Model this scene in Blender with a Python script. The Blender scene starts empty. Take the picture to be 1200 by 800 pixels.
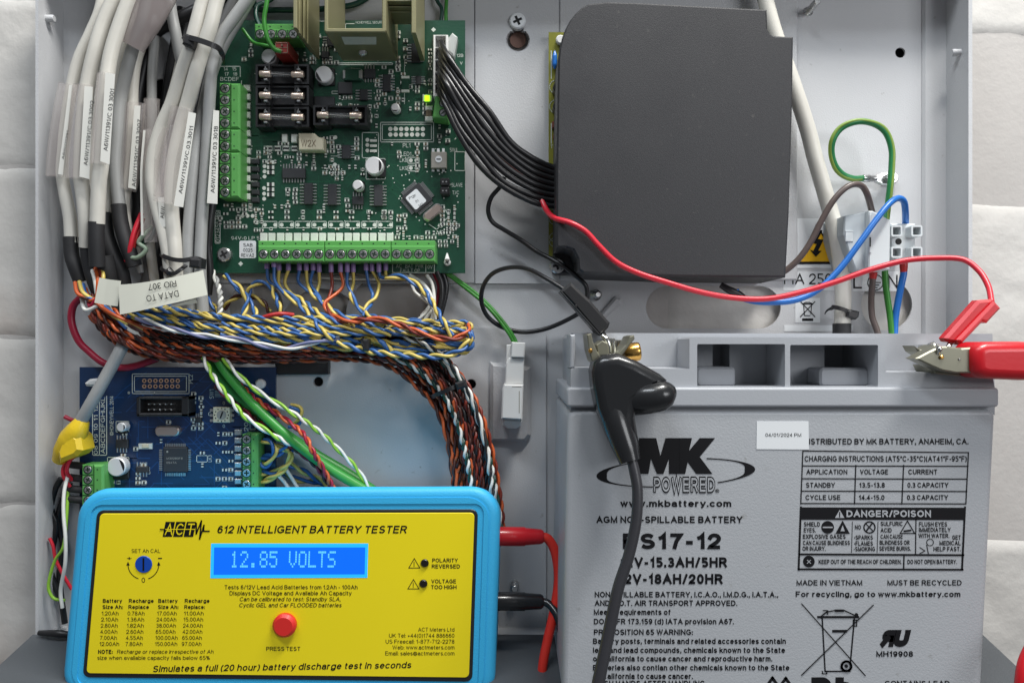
import bpy, math, random
from mathutils import Vector, Matrix
random.seed(7)
PI = math.pi
# ---------------------------------------------------------------- camera, light, exposure
S = bpy.context.scene
D = 0.387            # lens to the cabinet's back plate, metres
F = 867.0            # focal length in photograph pixels (1200 wide)
cam_d = bpy.data.cameras.new('camera'); cam = bpy.data.objects.new('camera', cam_d)
S.collection.objects.link(cam); S.camera = cam
cam.location = (0, -D, 0); cam.rotation_euler = (math.radians(90), 0, 0)
cam_d.sensor_width = 36; cam_d.lens = 36 * F / 1200; cam_d.clip_start = 0.005; cam_d.clip_end = 20
W = bpy.data.worlds.new('World'); S.world = W; W.use_nodes = True
W.node_tree.nodes['Background'].inputs[0].default_value = (0.80, 0.84, 0.90, 1)
W.node_tree.nodes['Background'].inputs[1].default_value = 0.16
def area(name, loc, aim, sx, sy, power, col):
    l = bpy.data.lights.new(name, 'AREA'); l.shape = 'RECTANGLE'; l.size = sx; l.size_y = sy
    l.energy = power; l.color = col
    o = bpy.data.objects.new(name, l); S.collection.objects.link(o); o.location = loc
    o.rotation_euler = (Vector(aim) - Vector(loc)).to_track_quat('-Z', 'Y').to_euler()
    return o
area('ceiling_tube_light', (0.34, -0.36, 0.93), (0.1, 0, 0), 0.5, 0.10, 14.5, (1.0, 0.985, 0.95))
area('ceiling_tube_light', (-0.40, -0.72, 1.10), (0.05, 0, 0), 0.8, 0.12, 8.5, (0.88, 0.94, 1.0))
area('added_fill_light', (0.85, -1.05, 0.30), (0.25, 0, 0), 0.6, 0.4, 5.0, (0.95, 0.97, 1.0))  # added fill lamp, brightens the wall on the right
S.view_settings.view_transform = 'Standard'; S.view_settings.look = 'None'
S.view_settings.gamma = 1; S.view_settings.use_curve_mapping = False; S.view_settings.exposure = 0.0
S.render.engine = 'CYCLES'

# ---------------------------------------------------------------- helpers
def pt(x, y, h=0.0):
    """A point seen at photo position x, y standing h metres out of the back plate."""
    k = (D - h) / F
    return Vector(((x - 600) * k, -h, (400 - y) * k))
def s2l(v):
    v /= 255.0
    return v / 12.92 if v <= 0.04045 else ((v + 0.055) / 1.055) ** 2.4
def rgb(r, g, b): return (s2l(r), s2l(g), s2l(b), 1)
MATS = {}
def mat(name, col, rough=0.5, metal=0.0, bump=0.0, scale=900.0, var=0.0, vscale=60.0, spec=0.5, coat=0.0,
        emit=None, estr=1.0, alpha=1.0, trans=0.0, rvar=0.0, stain=None, stretch=None):
    if name in MATS: return MATS[name]
    m = bpy.data.materials.new(name); m.use_nodes = True; nt = m.node_tree; N = nt.nodes; L = nt.links
    p = N['Principled BSDF']
    p.inputs['Base Color'].default_value = col; p.inputs['Roughness'].default_value = rough
    p.inputs['Metallic'].default_value = metal; p.inputs['Specular IOR Level'].default_value = spec
    p.inputs['Coat Weight'].default_value = coat; p.inputs['Coat Roughness'].default_value = 0.12
    p.inputs['Alpha'].default_value = alpha; p.inputs['Transmission Weight'].default_value = trans
    if emit: p.inputs['Emission Color'].default_value = emit; p.inputs['Emission Strength'].default_value = estr
    tc = N.new('ShaderNodeTexCoord'); src = tc.outputs['Object']
    if stretch:
        mp = N.new('ShaderNodeMapping'); mp.inputs['Scale'].default_value = stretch
        L.new(src, mp.inputs[0]); src = mp.outputs[0]
    def noise(s, det=4):
        n = N.new('ShaderNodeTexNoise'); n.inputs['Scale'].default_value = s; n.inputs['Detail'].default_value = det
        L.new(src, n.inputs['Vector']); return n
    if var > 0 or stain:
        n = noise(vscale, 6); mx = N.new('ShaderNodeMix'); mx.data_type = 'RGBA'
        mx.inputs[6].default_value = tuple(c * (1 - var) for c in col[:3]) + (1,)
        mx.inputs[7].default_value = tuple(min(1, c * (1 + var)) for c in col[:3]) + (1,)
        L.new(n.outputs['Fac'], mx.inputs[0]); out = mx.outputs[2]
        if stain:
            n2 = noise(stain[1], 8); r = N.new('ShaderNodeValToRGB')
            r.color_ramp.elements[0].position = stain[2]; r.color_ramp.elements[1].position = stain[3]
            L.new(n2.outputs['Fac'], r.inputs[0]); m2 = N.new('ShaderNodeMix'); m2.data_type = 'RGBA'
            L.new(r.outputs[0], m2.inputs[0]); L.new(out, m2.inputs[6]); m2.inputs[7].default_value = stain[0]; out = m2.outputs[2]
        L.new(out, p.inputs['Base Color'])
    if rvar > 0:
        n = noise(vscale * 2.3, 5); mr = N.new('ShaderNodeMapRange')
        mr.inputs[3].default_value = max(0.03, rough - rvar); mr.inputs[4].default_value = min(1, rough + rvar)
        L.new(n.outputs['Fac'], mr.inputs[0]); L.new(mr.outputs[0], p.inputs['Roughness'])
    if bump > 0:
        n = noise(scale, 3); b = N.new('ShaderNodeBump'); b.inputs['Strength'].default_value = bump
        b.inputs['Distance'].default_value = 0.0004
        L.new(n.outputs['Fac'], b.inputs['Height']); L.new(b.outputs[0], p.inputs['Normal'])
    MATS[name] = m
    return m

def convex(P_):
    n = len(P_)
    for i in range(n):
        a, b, c = P_[i - 1], P_[i], P_[(i + 1) % n]
        if (b.x - a.x) * (c.z - b.z) - (b.z - a.z) * (c.x - b.x) < -1e-12: return False
    return True
class MB:
    """Collects shapes given in photo position + height and links them as ONE mesh object."""
    def __init__(s, fn=None): s.v = []; s.f = []; s.mi = []; s.sm = []; s.fn = fn; s.m = 0
    def P(s, x, y, h):
        if s.fn: x, y = s.fn(x, y)
        return pt(x, y, h)
    def add(s, vs, fs, smooth=False):
        o = len(s.v); s.v += [tuple(q) for q in vs]
        for f in fs: s.f.append(tuple(i + o for i in f)); s.mi.append(s.m); s.sm.append(smooth)
    def prism(s, pts, h0, h1, ch=0.0):
        """polygon (photo positions taken at its front face h1) extruded back to h0, front edge chamfered"""
        top = [s.P(x, y, h1) for x, y in pts]; n = len(top)
        area_ = sum(top[i].x * top[(i + 1) % n].z - top[(i + 1) % n].x * top[i].z for i in range(n))
        if area_ < 0: top.reverse()
        vs = [Vector((p.x, -h0, p.z)) for p in top]
        if ch > 0:
            ins = []
            for i in range(n):
                a = top[i - 1]; b = top[i]; c = top[(i + 1) % n]
                e1 = Vector((b.x - a.x, b.z - a.z)); e2 = Vector((c.x - b.x, c.z - b.z))
                if e1.length < 1e-9 or e2.length < 1e-9: ins.append(b.copy()); continue
                e1.normalize(); e2.normalize()
                n1 = Vector((-e1.y, e1.x)); n2 = Vector((-e2.y, e2.x)); m = n1 + n2
                if m.length < 1e-6: m = n1
                m.normalize(); k = ch / max(0.35, m.dot(n1))
                ins.append(Vector((b.x + m.x * k, b.y, b.z + m.y * k)))
            mid = [Vector((p.x, -(h1 - ch), p.z)) for p in top]
            vs += mid + ins; R = 3
        else:
            vs += top; R = 2
        fs = []
        for r in range(R - 1):
            for i in range(n):
                j = (i + 1) % n; fs.append((r * n + i, r * n + j, (r + 1) * n + j, (r + 1) * n + i))
        fs.append(tuple(reversed(range(n))))
        cap = vs[-n:]
        if n > 6 and convex(cap):
            c = sum(cap, Vector()) / n; vs.append(c); k = len(vs) - 1; b0 = (R - 1) * n
            fs += [(b0 + i, b0 + (i + 1) % n, k) for i in range(n)]
        else: fs.append(tuple((R - 1) * n + i for i in range(n)))
        s.add(vs, fs)
    def box(s, x0, y0, x1, y1, h0, h1, ch=0.0): s.prism([(x0, y1), (x1, y1), (x1, y0), (x0, y0)], h0, h1, ch)
    def rbox(s, cx, cy, w, hh, ang, h0, h1, ch=0.0):
        c, t = math.cos(math.radians(ang)), math.sin(math.radians(ang)); q = []
        for u, v in ((-w / 2, -hh / 2), (w / 2, -hh / 2), (w / 2, hh / 2), (-w / 2, hh / 2)):
            q.append((cx + u * c - v * t, cy - (u * t + v * c)))
        s.prism(q, h0, h1, ch)
    def disc(s, cx, cy, r, h0, h1, n=20, ch=0.0, ry=None):
        ry = ry or r
        s.prism([(cx + r * math.cos(2 * PI * i / n), cy + ry * math.sin(2 * PI * i / n)) for i in range(n)], h0, h1, ch)
    def rrect(s, x0, y0, x1, y1, r, h0, h1, ch=0.0, n=6): s.prism(rr(x0, y0, x1, y1, r, n), h0, h1, ch)
    def flat(s, pts, h):
        vs = [s.P(x, y, h) for x, y in pts]
        a = sum(vs[i].x * vs[(i + 1) % len(vs)].z - vs[(i + 1) % len(vs)].x * vs[i].z for i in range(len(vs)))
        if a < 0: vs.reverse()
        s.add(vs, [tuple(range(len(vs)))])
    def stroke(s, pts, w, h, closed=False):
        if closed: pts = list(pts) + [pts[0]]
        for a, b in zip(pts[:-1], pts[1:]):
            dx, dy = b[0] - a[0], b[1] - a[1]; l = math.hypot(dx, dy)
            if l < 1e-6: continue
            ux, uy = dx / l * w / 2, dy / l * w / 2
            s.flat([(a[0] - ux - uy, a[1] - uy + ux), (b[0] + ux - uy, b[1] + uy + ux), (b[0] + ux + uy, b[1] + uy - ux), (a[0] - ux + uy, a[1] - uy - ux)], h)
    def tube(s, pts, r, sides=8, samples=None, spline=True, flat=1.0):
        """pts: (x, y, h); r in photo pixels (one value or one per point)"""
        Q = [s.P(*p) for p in pts]; n = len(Q)
        R = r if isinstance(r, (list, tuple)) else [r] * n
        R = [R[i] * (D - pts[i][2]) / F for i in range(n)]
        if spline and n > 2: Q, R = catmull(Q, R, samples or 8)
        s.sweep(Q, R, sides, flat)
    def sweep(s, Q, R, sides=8, flat=1.0):
        n = len(Q); vs = []; fs = []; up = Vector((0, -1, 0))
        T0 = (Q[1] - Q[0]).normalized(); N_ = up - T0 * up.dot(T0)
        if N_.length < 1e-3: N_ = Vector((1, 0, 0)) - T0 * T0.x
        N_.normalize()
        for i in range(n):
            T = (Q[min(i + 1, n - 1)] - Q[max(i - 1, 0)])
            if T.length < 1e-9: T = T0
            T = T.normalized(); N_ = N_ - T * N_.dot(T)
            if N_.length < 1e-6: N_ = up
            N_.normalize(); B = T.cross(N_)
            for k in range(sides):
                a = 2 * PI * k / sides
                vs.append(Q[i] + N_ * (math.cos(a) * R[i] * flat) + B * (math.sin(a) * R[i]))
        for i in range(n - 1):
            for k in range(sides):
                j = (k + 1) % sides; fs.append((i * sides + k, i * sides + j, (i + 1) * sides + j, (i + 1) * sides + k))
        s.add(vs, fs, True)
        s.add(vs[:sides], [tuple(reversed(range(sides)))]); s.add(vs[-sides:], [tuple(range(sides))])
    def ribbon(s, pts, w, t, spline=True):
        """strap: width w px in the picture plane, thickness t metres out of it"""
        Q = [s.P(*p) for p in pts]; R = [w / 2 * (D - p[2]) / F for p in pts]
        if spline and len(Q) > 2: Q, R = catmull(Q, R, 6)
        n = len(Q); vs = []; fs = []
        for i in range(n):
            T = (Q[min(i + 1, n - 1)] - Q[max(i - 1, 0)]).normalized()
            B = T.cross(Vector((0, -1, 0)))
            if B.length < 0.05: B = Vector((0, 0, 1))
            B.normalize(); N_ = B.cross(T).normalized()
            for a, b in ((-1, 0), (1, 0), (1, 1), (-1, 1)): vs.append(Q[i] + B * (a * R[i]) + N_ * (b * t))
        for i in range(n - 1):
            for k in range(4):
                j = (k + 1) % 4; fs.append((i * 4 + k, i * 4 + j, (i + 1) * 4 + j, (i + 1) * 4 + k))
        fs.append((3, 2, 1, 0)); fs.append(tuple(range(4 * n - 4, 4 * n))); s.add(vs, fs)
    def lathe(s, a, b, prof, sides=20):
        """a, b: world points of the axis; prof: list of (t along axis 0..1, radius metres)"""
        ax = (b - a); T = ax.normalized(); N_ = Vector((0, -1, 0)) - T * (-T.y)
        if N_.length < 1e-3: N_ = Vector((1, 0, 0))
        N_.normalize(); B = T.cross(N_); vs = []; fs = []
        for t, r in prof:
            for k in range(sides):
                g = 2 * PI * k / sides; vs.append(a + ax * t + N_ * math.cos(g) * r + B * math.sin(g) * r)
        for i in range(len(prof) - 1):
            for k in range(sides):
                j = (k + 1) % sides; fs.append((i * sides + k, i * sides + j, (i + 1) * sides + j, (i + 1) * sides + k))
        s.add(vs, fs, True); s.add(vs[:sides], [tuple(reversed(range(sides)))]); s.add(vs[-sides:], [tuple(range(sides))])
    def text(s, txt, x, y, hpx, h, wpx=None, align='L', rot=0, bold=0.0, shear=0.0, mirror=False, inset=None):
        """x, y: left (or centre / right) of the baseline; hpx: capital height in px"""
        V, Fc, w = glyphs(txt, bold, shear, inset)
        if not V: return
        sy = hpx / CAP; sx = (wpx / w) if wpx else sy
        off = {'L': 0, 'C': -w / 2, 'R': -w}[align]
        c, t = math.cos(math.radians(rot)), math.sin(math.radians(rot)); vs = []
        for u, v, l in V:
            u = (u + off) * sx; v *= sy
            if mirror: u = -u
            vs.append(s.P(x + u * c - v * t, y - (u * t + v * c), h + l * .000004))
        s.add(vs, [tuple(reversed(f)) for f in Fc] if mirror else Fc)
    def build(s, name, mats, parent=None, label=None, cat=None, group=None, kind=None, origin=None):
        me = bpy.data.meshes.new(name)
        if origin is None:
            if parent is not None: origin = parent.get('_w') or (0, 0, 0); origin = Vector(origin)
            else:
                n = len(s.v); origin = Vector((sum(v[0] for v in s.v) / n, sum(v[1] for v in s.v) / n, sum(v[2] for v in s.v) / n))
        origin = Vector(origin)
        me.from_pydata([(v[0] - origin.x, v[1] - origin.y, v[2] - origin.z) for v in s.v], [], s.f)
        if not isinstance(mats, (list, tuple)): mats = [mats]
        for m in mats: me.materials.append(m)
        me.polygons.foreach_set('material_index', s.mi); me.polygons.foreach_set('use_smooth', s.sm)
        me.update()
        o = bpy.data.objects.new(name, me); S.collection.objects.link(o)
        if parent is not None:
            o.parent = parent; o.location = origin - Vector(parent.get('_w', (0, 0, 0))); o['_w'] = tuple(origin)
        else:
            o.location = origin; o['_w'] = tuple(origin)
        if label: o['label'] = label
        if cat: o['category'] = cat
        if group: o['group'] = group
        if kind: o['kind'] = kind
        return o
def rr(x0, y0, x1, y1, r, n=6):
    out = []
    for cx, cy, a0 in ((x1 - r, y1 - r, 0), (x0 + r, y1 - r, 90), (x0 + r, y0 + r, 180), (x1 - r, y0 + r, 270)):
        for i in range(n + 1):
            a = math.radians(a0 + 90 * i / n); out.append((cx + r * math.cos(a), cy + r * math.sin(a)))
    return out
def catmull(Q, R, m):
    P = [Q[0] * 2 - Q[1]] + list(Q) + [Q[-1] * 2 - Q[-2]]; RR = [R[0]] + list(R) + [R[-1]]; o = []; ro = []
    for i in range(1, len(P) - 2):
        p0, p1, p2, p3 = P[i - 1:i + 3]
        for k in range(m):
            t = k / m
            o.append(0.5 * ((2 * p1) + (p2 - p0) * t + (2 * p0 - 5 * p1 + 4 * p2 - p3) * t * t + (3 * p1 - p0 - 3 * p2 + p3) * t ** 3))
            ro.append(RR[i] * (1 - t) + RR[i + 1] * t)
    o.append(P[-2]); ro.append(RR[-2]); return o, ro
# ---- a plain grotesque drawn as strokes (centre lines in a box of cap height 1)
def _E(cx, cy, rx, ry, a0, a1, n=None):
    n = n or max(3, int(abs(a1 - a0) / 22)); return [(cx + rx * math.cos(math.radians(a0 + (a1 - a0) * i / n)), cy + ry * math.sin(math.radians(a0 + (a1 - a0) * i / n))) for i in range(n + 1)]
_bowl = _E(.29, .36, .29, .36, 0, 360, 16)
GL = {
 'A': (.78, [[(0, 0), (.39, 1), (.78, 0)], [(.14, .34), (.64, .34)]]),
 'B': (.66, [[(0, 0), (0, 1), (.36, 1)] + _E(.36, .765, .25, .235, 80, -90) + [(0, .53)], [(.36, .53)] + _E(.36, .265, .30, .265, 80, -90) + [(0, 0)]]),
 'C': (.76, [_E(.40, .5, .40, .5, 42, 318)]),
 'D': (.72, [[(0, 0), (0, 1), (.28, 1)] + _E(.28, .5, .44, .5, 80, -80) + [(.28, 0), (0, 0)]]),
 'E': (.62, [[(.62, 0), (0, 0), (0, 1), (.60, 1)], [(0, .53), (.56, .53)]]), 'F': (.58, [[(0, 0), (0, 1), (.58, 1)], [(0, .51), (.5, .51)]]),
 'G': (.80, [_E(.41, .5, .41, .5, 45, 322) + [(.78, .18), (.78, .46), (.45, .46)]]),
 'H': (.70, [[(0, 0), (0, 1)], [(.70, 0), (.70, 1)], [(0, .53), (.70, .53)]]), 'I': (.0, [[(0, 0), (0, 1)]]),
 'J': (.50, [[(.5, 1), (.5, .28)] + _E(.25, .26, .25, .26, 0, -180)]), 'K': (.68, [[(0, 0), (0, 1)], [(.64, 1), (0, .36)], [(.24, .60), (.68, 0)]]),
 'L': (.54, [[(0, 1), (0, 0), (.54, 0)]]), 'M': (.84, [[(0, 0), (0, 1), (.42, 0), (.84, 1), (.84, 0)]]), 'N': (.70, [[(0, 0), (0, 1), (.70, 0), (.70, 1)]]),
 'O': (.82, [_E(.41, .5, .41, .5, 0, 360, 20)]), 'P': (.63, [[(0, 0), (0, 1), (.36, 1)] + _E(.36, .73, .27, .27, 80, -90) + [(0, .46)]]),
 'Q': (.82, [_E(.41, .5, .41, .5, 0, 360, 20), [(.48, .25), (.82, -.04)]]), 'R': (.68, [[(0, 0), (0, 1), (.38, 1)] + _E(.38, .74, .27, .26, 80, -90) + [(0, .48)], [(.40, .48), (.66, 0)]]),
 'S': (.66, [_E(.33, .75, .29, .25, 34, 250) + _E(.33, .25, .32, .25, 68, -146)]), 'T': (.64, [[(0, 1), (.64, 1)], [(.32, 0), (.32, 1)]]),
 'U': (.68, [[(0, 1), (0, .34)] + _E(.34, .34, .34, .34, 180, 360) + [(.68, 1)]]), 'V': (.72, [[(0, 1), (.36, 0), (.72, 1)]]),
 'W': (1.06, [[(0, 1), (.26, 0), (.53, 1), (.80, 0), (1.06, 1)]]), 'X': (.68, [[(0, 0), (.66, 1)], [(0.02, 1), (.68, 0)]]), 'Y': (.70, [[(0, 1), (.35, .45), (.35, 0)], [(.70, 1), (.35, .45)]]),
 'Z': (.62, [[(.02, 1), (.60, 1), (0, 0), (.62, 0)]]),
 '0': (.54, [_E(.27, .5, .27, .5, 0, 360, 18)]), '1': (.30, [[(0, .76), (.14, .82), (.26, 1), (.26, 0)]]), '2': (.54, [_E(.27, .72, .27, .28, 170, -20) + [(.40, .42), (.02, .06), (0, 0), (.54, 0)]]),
 '3': (.54, [_E(.26, .755, .23, .245, 148, -80) + [(.2, .52)], [(.2, .52)] + _E(.26, .26, .28, .26, 85, -146)]), '4': (.58, [[(.42, 0), (.42, 1), (0, .28), (.58, .28)]]),
 '5': (.54, [[(.50, 1), (.06, 1), (.06, .58)] + _E(.24, .29, .30, .29, 95, -128)]), '6': (.54, [_E(.29, .5, .27, .5, 50, 180) + _E(.28, .31, .26, .31, 180, 540, 18)]), '7': (.54, [[(0, 1), (.54, 1), (.30, .5), (.20, 0)]]),
 '8': (.54, [_E(.27, .76, .23, .24, 0, 360, 16), _E(.27, .26, .27, .26, 0, 360, 16)]), '9': (.54, [_E(.25, .5, .27, .5, -130, 0) + _E(.26, .69, .26, .31, 0, 360, 18)]),
 'a': (.50, [_E(.26, .52, .22, .20, 165, 10) + [(.48, .5), (.48, .12), (.52, 0)], _E(.24, .2, .24, .2, 80, 280) + [(.42, .06), (.48, .2)], [(.28, .41), (.48, .46)]]),
 'b': (.54, [[(0, 0), (0, 1)], [(x - .02 if x > .1 else 0, y) for x, y in _bowl]]), 'c': (.50, [_E(.28, .36, .28, .36, 45, 315)]), 'd': (.56, [[(.56, 0), (.56, 1)], _bowl]),
 'e': (.54, [[(.02, .38), (.54, .38)] + _E(.28, .36, .27, .36, 5, 318)]), 'f': (.30, [[(.12, 0), (.12, .8)] + _E(.27, .84, .15, .16, 180, 95), [(0, .70), (.30, .70)]]),
 'g': (.56, [_bowl, [(.56, .72), (.56, -.04)] + _E(.29, -.04, .27, .22, 0, -160)]), 'h': (.50, [[(0, 0), (0, 1)], [(0, .45)] + _E(.25, .46, .25, .26, 160, 0) + [(.5, 0)]]),
 'i': (.0, [[(0, 0), (0, .72)], [(0, .87), (0, 1)]]), 'j': (.12, [[(.12, .72), (.12, -.1), (0, -.25)], [(.12, .87), (.12, 1)]]), 'k': (.48, [[(0, 0), (0, 1)], [(.44, .72), (0, .28)], [(.17, .44), (.48, 0)]]),
 'l': (.0, [[(0, 0), (0, 1)]]), 'm': (.80, [[(0, 0), (0, .72)], [(0, .45)] + _E(.20, .48, .20, .24, 150, 0) + [(.40, 0)], [(.40, .45)] + _E(.60, .48, .20, .24, 150, 0) + [(.80, 0)]]),
 'n': (.50, [[(0, 0), (0, .72)], [(0, .45)] + _E(.25, .46, .25, .26, 160, 0) + [(.5, 0)]]), 'o': (.56, [_E(.28, .36, .28, .36, 0, 360, 16)]), 'p': (.56, [[(0, -.26), (0, .72)], [(x, y) for x, y in _bowl]]),
 'q': (.56, [[(.56, -.26), (.56, .72)], _bowl]), 'r': (.30, [[(0, 0), (0, .72)], [(0, .42)] + _E(.26, .42, .26, .28, 175, 85)]), 's': (.46, [_E(.23, .54, .21, .18, 32, 250) + _E(.23, .18, .23, .18, 68, -148)]),
 't': (.28, [[(.11, .92), (.11, .14)] + _E(.25, .14, .14, .14, 180, 270), [(0, .70), (.28, .70)]]), 'u': (.50, [[(0, .72), (0, .26)] + _E(.25, .26, .25, .26, 180, 340) + [(.5, .3)], [(.5, .72), (.5, 0)]]),
 'v': (.50, [[(0, .72), (.25, 0), (.50, .72)]]), 'w': (.76, [[(0, .72), (.19, 0), (.38, .72), (.57, 0), (.76, .72)]]), 'x': (.48, [[(0, 0), (.46, .72)], [(.02, .72), (.48, 0)]]), 'y': (.50, [[(0, .72), (.26, 0)], [(.50, .72), (.20, -.16), (.06, -.26)]]),
 'z': (.44, [[(0, .72), (.43, .72), (0, 0), (.44, 0)]]), '.': (.0, [[(0, 0), (0, .03)]]), ',': (.04, [[(.04, .07), (.04, -.02), (0, -.14)]]), ':': (.0, [[(0, 0), (0, .03)], [(0, .55), (0, .58)]]),
 '%': (.8, [_E(.18, .76, .18, .22, 0, 360, 12), _E(.62, .24, .18, .22, 0, 360, 12), [(.2, 0), (.6, 1)]]),
 '-': (.28, [[(0, .38), (.28, .38)]]), '+': (.5, [[(0, .38), (.5, .38)], [(.25, .13), (.25, .63)]]), '/': (.32, [[(0, 0), (.32, 1)]]), '(': (.18, [_E(.35, .4, .35, .66, 125, 235)]), ')': (.18, [_E(-.17, .4, .35, .66, 55, -55)]),
 '°': (.24, [_E(.12, .86, .12, .12, 0, 360, 10)]), '•': (.14, [[(0, .42), (.14, .42)], [(.07, .34), (.07, .5)]]), '!': (.0, [[(0, .3), (0, 1)], [(0, 0), (0, .1)]]), '@': (.9, [_E(.45, .4, .45, .5, -50, 290, 18), _E(.42, .4, .2, .24, 0, 360, 12), [(.62, .6), (.64, .3), (.8, .2)]]),
 '©': (.9, [_E(.45, .5, .45, .48, 0, 360, 18), _E(.46, .5, .2, .22, 45, 315)]), '®': (.9, [_E(.45, .5, .45, .48, 0, 360, 18), [(.3, .25), (.3, .75), (.5, .75), (.6, .64), (.5, .52), (.3, .52)], [(.46, .5), (.62, .25)]]),
}
GC = {}
CAP = 1.0
def glyphs(txt, bold, shear, inset=None):
    """stroked outlines of a line of words: (u, v, layer) vertices, faces, width"""
    key = (txt, bold, shear, inset)
    if key in GC: return GC[key]
    w = .12 + bold * 5.8; ins = w if inset is None else inset; V = []; Fc = []; x = 0; lay = 0; gap = .10 + .22 * ins
    for ch in txt:
        if ch == ' ': x += .36; continue
        adv, st = GL.get(ch, GL['-'])
        for s in st:
            lay += 1
            P_ = [(x + ins / 2 + u, ins / 2 + v * (1 - ins)) for u, v in s]
            closed = len(P_) > 4 and abs(P_[0][0] - P_[-1][0]) + abs(P_[0][1] - P_[-1][1]) < 1e-4
            Q = [P_[0]]
            for p in P_[1:]:
                if math.hypot(p[0] - Q[-1][0], p[1] - Q[-1][1]) > 1e-3: Q.append(p)
            n = len(Q)
            if n < 2: continue
            if not closed:   # square ends
                for e, f_ in ((0, 1), (-1, -2)):
                    dx, dy = Q[e][0] - Q[f_][0], Q[e][1] - Q[f_][1]; l = math.hypot(dx, dy); ex = min(w, ins) / 2 if abs(dy) > abs(dx) else w * .25
                    Q[e] = (Q[e][0] + dx / l * ex, Q[e][1] + dy / l * ex)
            b0 = len(V)
            for i, p in enumerate(Q):
                if closed and i in (0, n - 1): a, c = Q[-2], Q[1]
                else: a, c = Q[max(0, i - 1)], Q[min(n - 1, i + 1)]
                d1 = (p[0] - a[0], p[1] - a[1]); d2 = (c[0] - p[0], c[1] - p[1])
                if d1 == (0, 0): d1 = d2
                if d2 == (0, 0): d2 = d1
                l1, l2 = math.hypot(*d1), math.hypot(*d2); n1 = (-d1[1] / l1, d1[0] / l1); n2 = (-d2[1] / l2, d2[0] / l2)
                m = (n1[0] + n2[0], n1[1] + n2[1]); l = math.hypot(*m) or 1; m = (m[0] / l, m[1] / l)
                k = w / 2 / max(.42, m[0] * n1[0] + m[1] * n1[1])
                V.append((p[0] + m[0] * k, p[1] + m[1] * k, lay % 6)); V.append((p[0] - m[0] * k, p[1] - m[1] * k, lay % 6))
            for i in range(n - 1): Fc.append((b0 + 2 * i, b0 + 2 * i + 1, b0 + 2 * i + 3, b0 + 2 * i + 2))
        x += adv + ins + gap
    wd = x - gap
    if shear: V = [(u + v * shear, v, l) for u, v, l in V]
    GC[key] = (V, Fc, wd); return GC[key]
def thing(name, label, cat, x, y, h, group=None):
    o = bpy.data.objects.new(name, None); S.collection.objects.link(o); o.empty_display_size = 0.01
    w = pt(x, y, h); o.location = w; o['_w'] = tuple(w); o['label'] = label; o['category'] = cat
    if group: o['group'] = group
    return o
def holed_plate(outer, holes, h0, h1):
    """flat sheet with real openings; outlines in photo position at h1"""
    cu = bpy.data.curves.new('p', 'CURVE'); cu.dimensions = '2D'; cu.fill_mode = 'BOTH'; cu.extrude = (h1 - h0) / 2 * 1000
    for ring in [outer] + holes:
        sp = cu.splines.new('POLY'); sp.points.add(len(ring) - 1)
        for q, (x, y) in zip(sp.points, ring):
            w = pt(x, y, h1); q.co = (w.x * 1000, w.z * 1000, 0, 1)
        sp.use_cyclic_u = True
    o = bpy.data.objects.new('p', cu); S.collection.objects.link(o)
    dg = bpy.context.evaluated_depsgraph_get(); me = o.evaluated_get(dg).to_mesh()
    mb = MB(); hm = (h0 + h1) / 2
    vs = [Vector((v.co.x / 1000, -(hm + v.co.z / 1000), v.co.y / 1000)) for v in me.vertices]
    mb.add(vs, [tuple(p.vertices) for p in me.polygons])
    S.collection.objects.unlink(o); bpy.data.objects.remove(o); bpy.data.curves.remove(cu)
    return mb
def circ(cx, cy, r, n=32, ry=None):
    ry = ry or r
    return [(cx + r * math.cos(2 * PI * i / n), cy + ry * math.sin(2 * PI * i / n)) for i in range(n)]

# ---------------------------------------------------------------- materials
M_wall = mat('painted_brick', rgb(206, 203, 198), 0.5, bump=0.9, scale=170, var=0.10, vscale=14, stain=(rgb(176, 158, 146), 9, 0.60, 0.78), rvar=0.1)
M_mortar = mat('painted_mortar', rgb(188, 184, 180), 0.75, bump=0.5, scale=300, var=0.12, vscale=25)
M_paint = mat('grey_enamel', rgb(192, 193, 195), 0.36, bump=0.3, scale=1500, var=0.06, vscale=18, rvar=0.09, stain=(rgb(156, 155, 152), 260, 0.69, 0.79))
M_paint2 = mat('grey_enamel_textured', rgb(186, 186, 188), 0.45, bump=0.5, scale=1100, var=0.06, vscale=30, rvar=0.08)
M_door_paint = mat('shaded_door_enamel', rgb(78, 82, 86), 0.45, bump=0.25, scale=1400, var=0.06, vscale=20)  # dark door grey, the tester's shade partly put into the colour
M_black = mat('black_plastic', rgb(34, 34, 36), 0.42, bump=0.1, scale=1800, var=0.1)
M_cover = mat('black_cover_sheet', rgb(43, 43, 46), 0.52, bump=0.2, scale=2600, var=0.10, vscale=22, rvar=0.10, stain=(rgb(66, 65, 64), 330, 0.66, 0.76))
M_blackwire = mat('black_insulation', rgb(30, 30, 32), 0.32, var=0.1)
M_rubber = mat('black_rubber', rgb(30, 31, 33), 0.26, bump=0.06, scale=700, var=0.15, coat=0.25)
M_shrink = mat('black_heatshrink', rgb(40, 40, 42), 0.6, bump=0.2, scale=500, var=0.1)
M_white = mat('white_cable_sheath', rgb(210, 207, 198), 0.38, bump=0.16, scale=320, var=0.07, vscale=60)
M_greyc = mat('grey_cable_sheath', rgb(158, 159, 158), 0.42, bump=0.1, scale=320, var=0.06)
M_fwire = mat('fuse_element', rgb(190, 186, 180), 0.6)
M_dgreyc = mat('dark_grey_cable_sheath', rgb(92, 92, 92), 0.4, var=0.08)
M_sleeve = mat('clear_label_sleeve', rgb(214, 204, 200), 0.22, alpha=0.20, spec=0.6, coat=0.4)
M_lab = mat('label_paper', rgb(226, 225, 218), 0.4, var=0.02)
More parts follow.
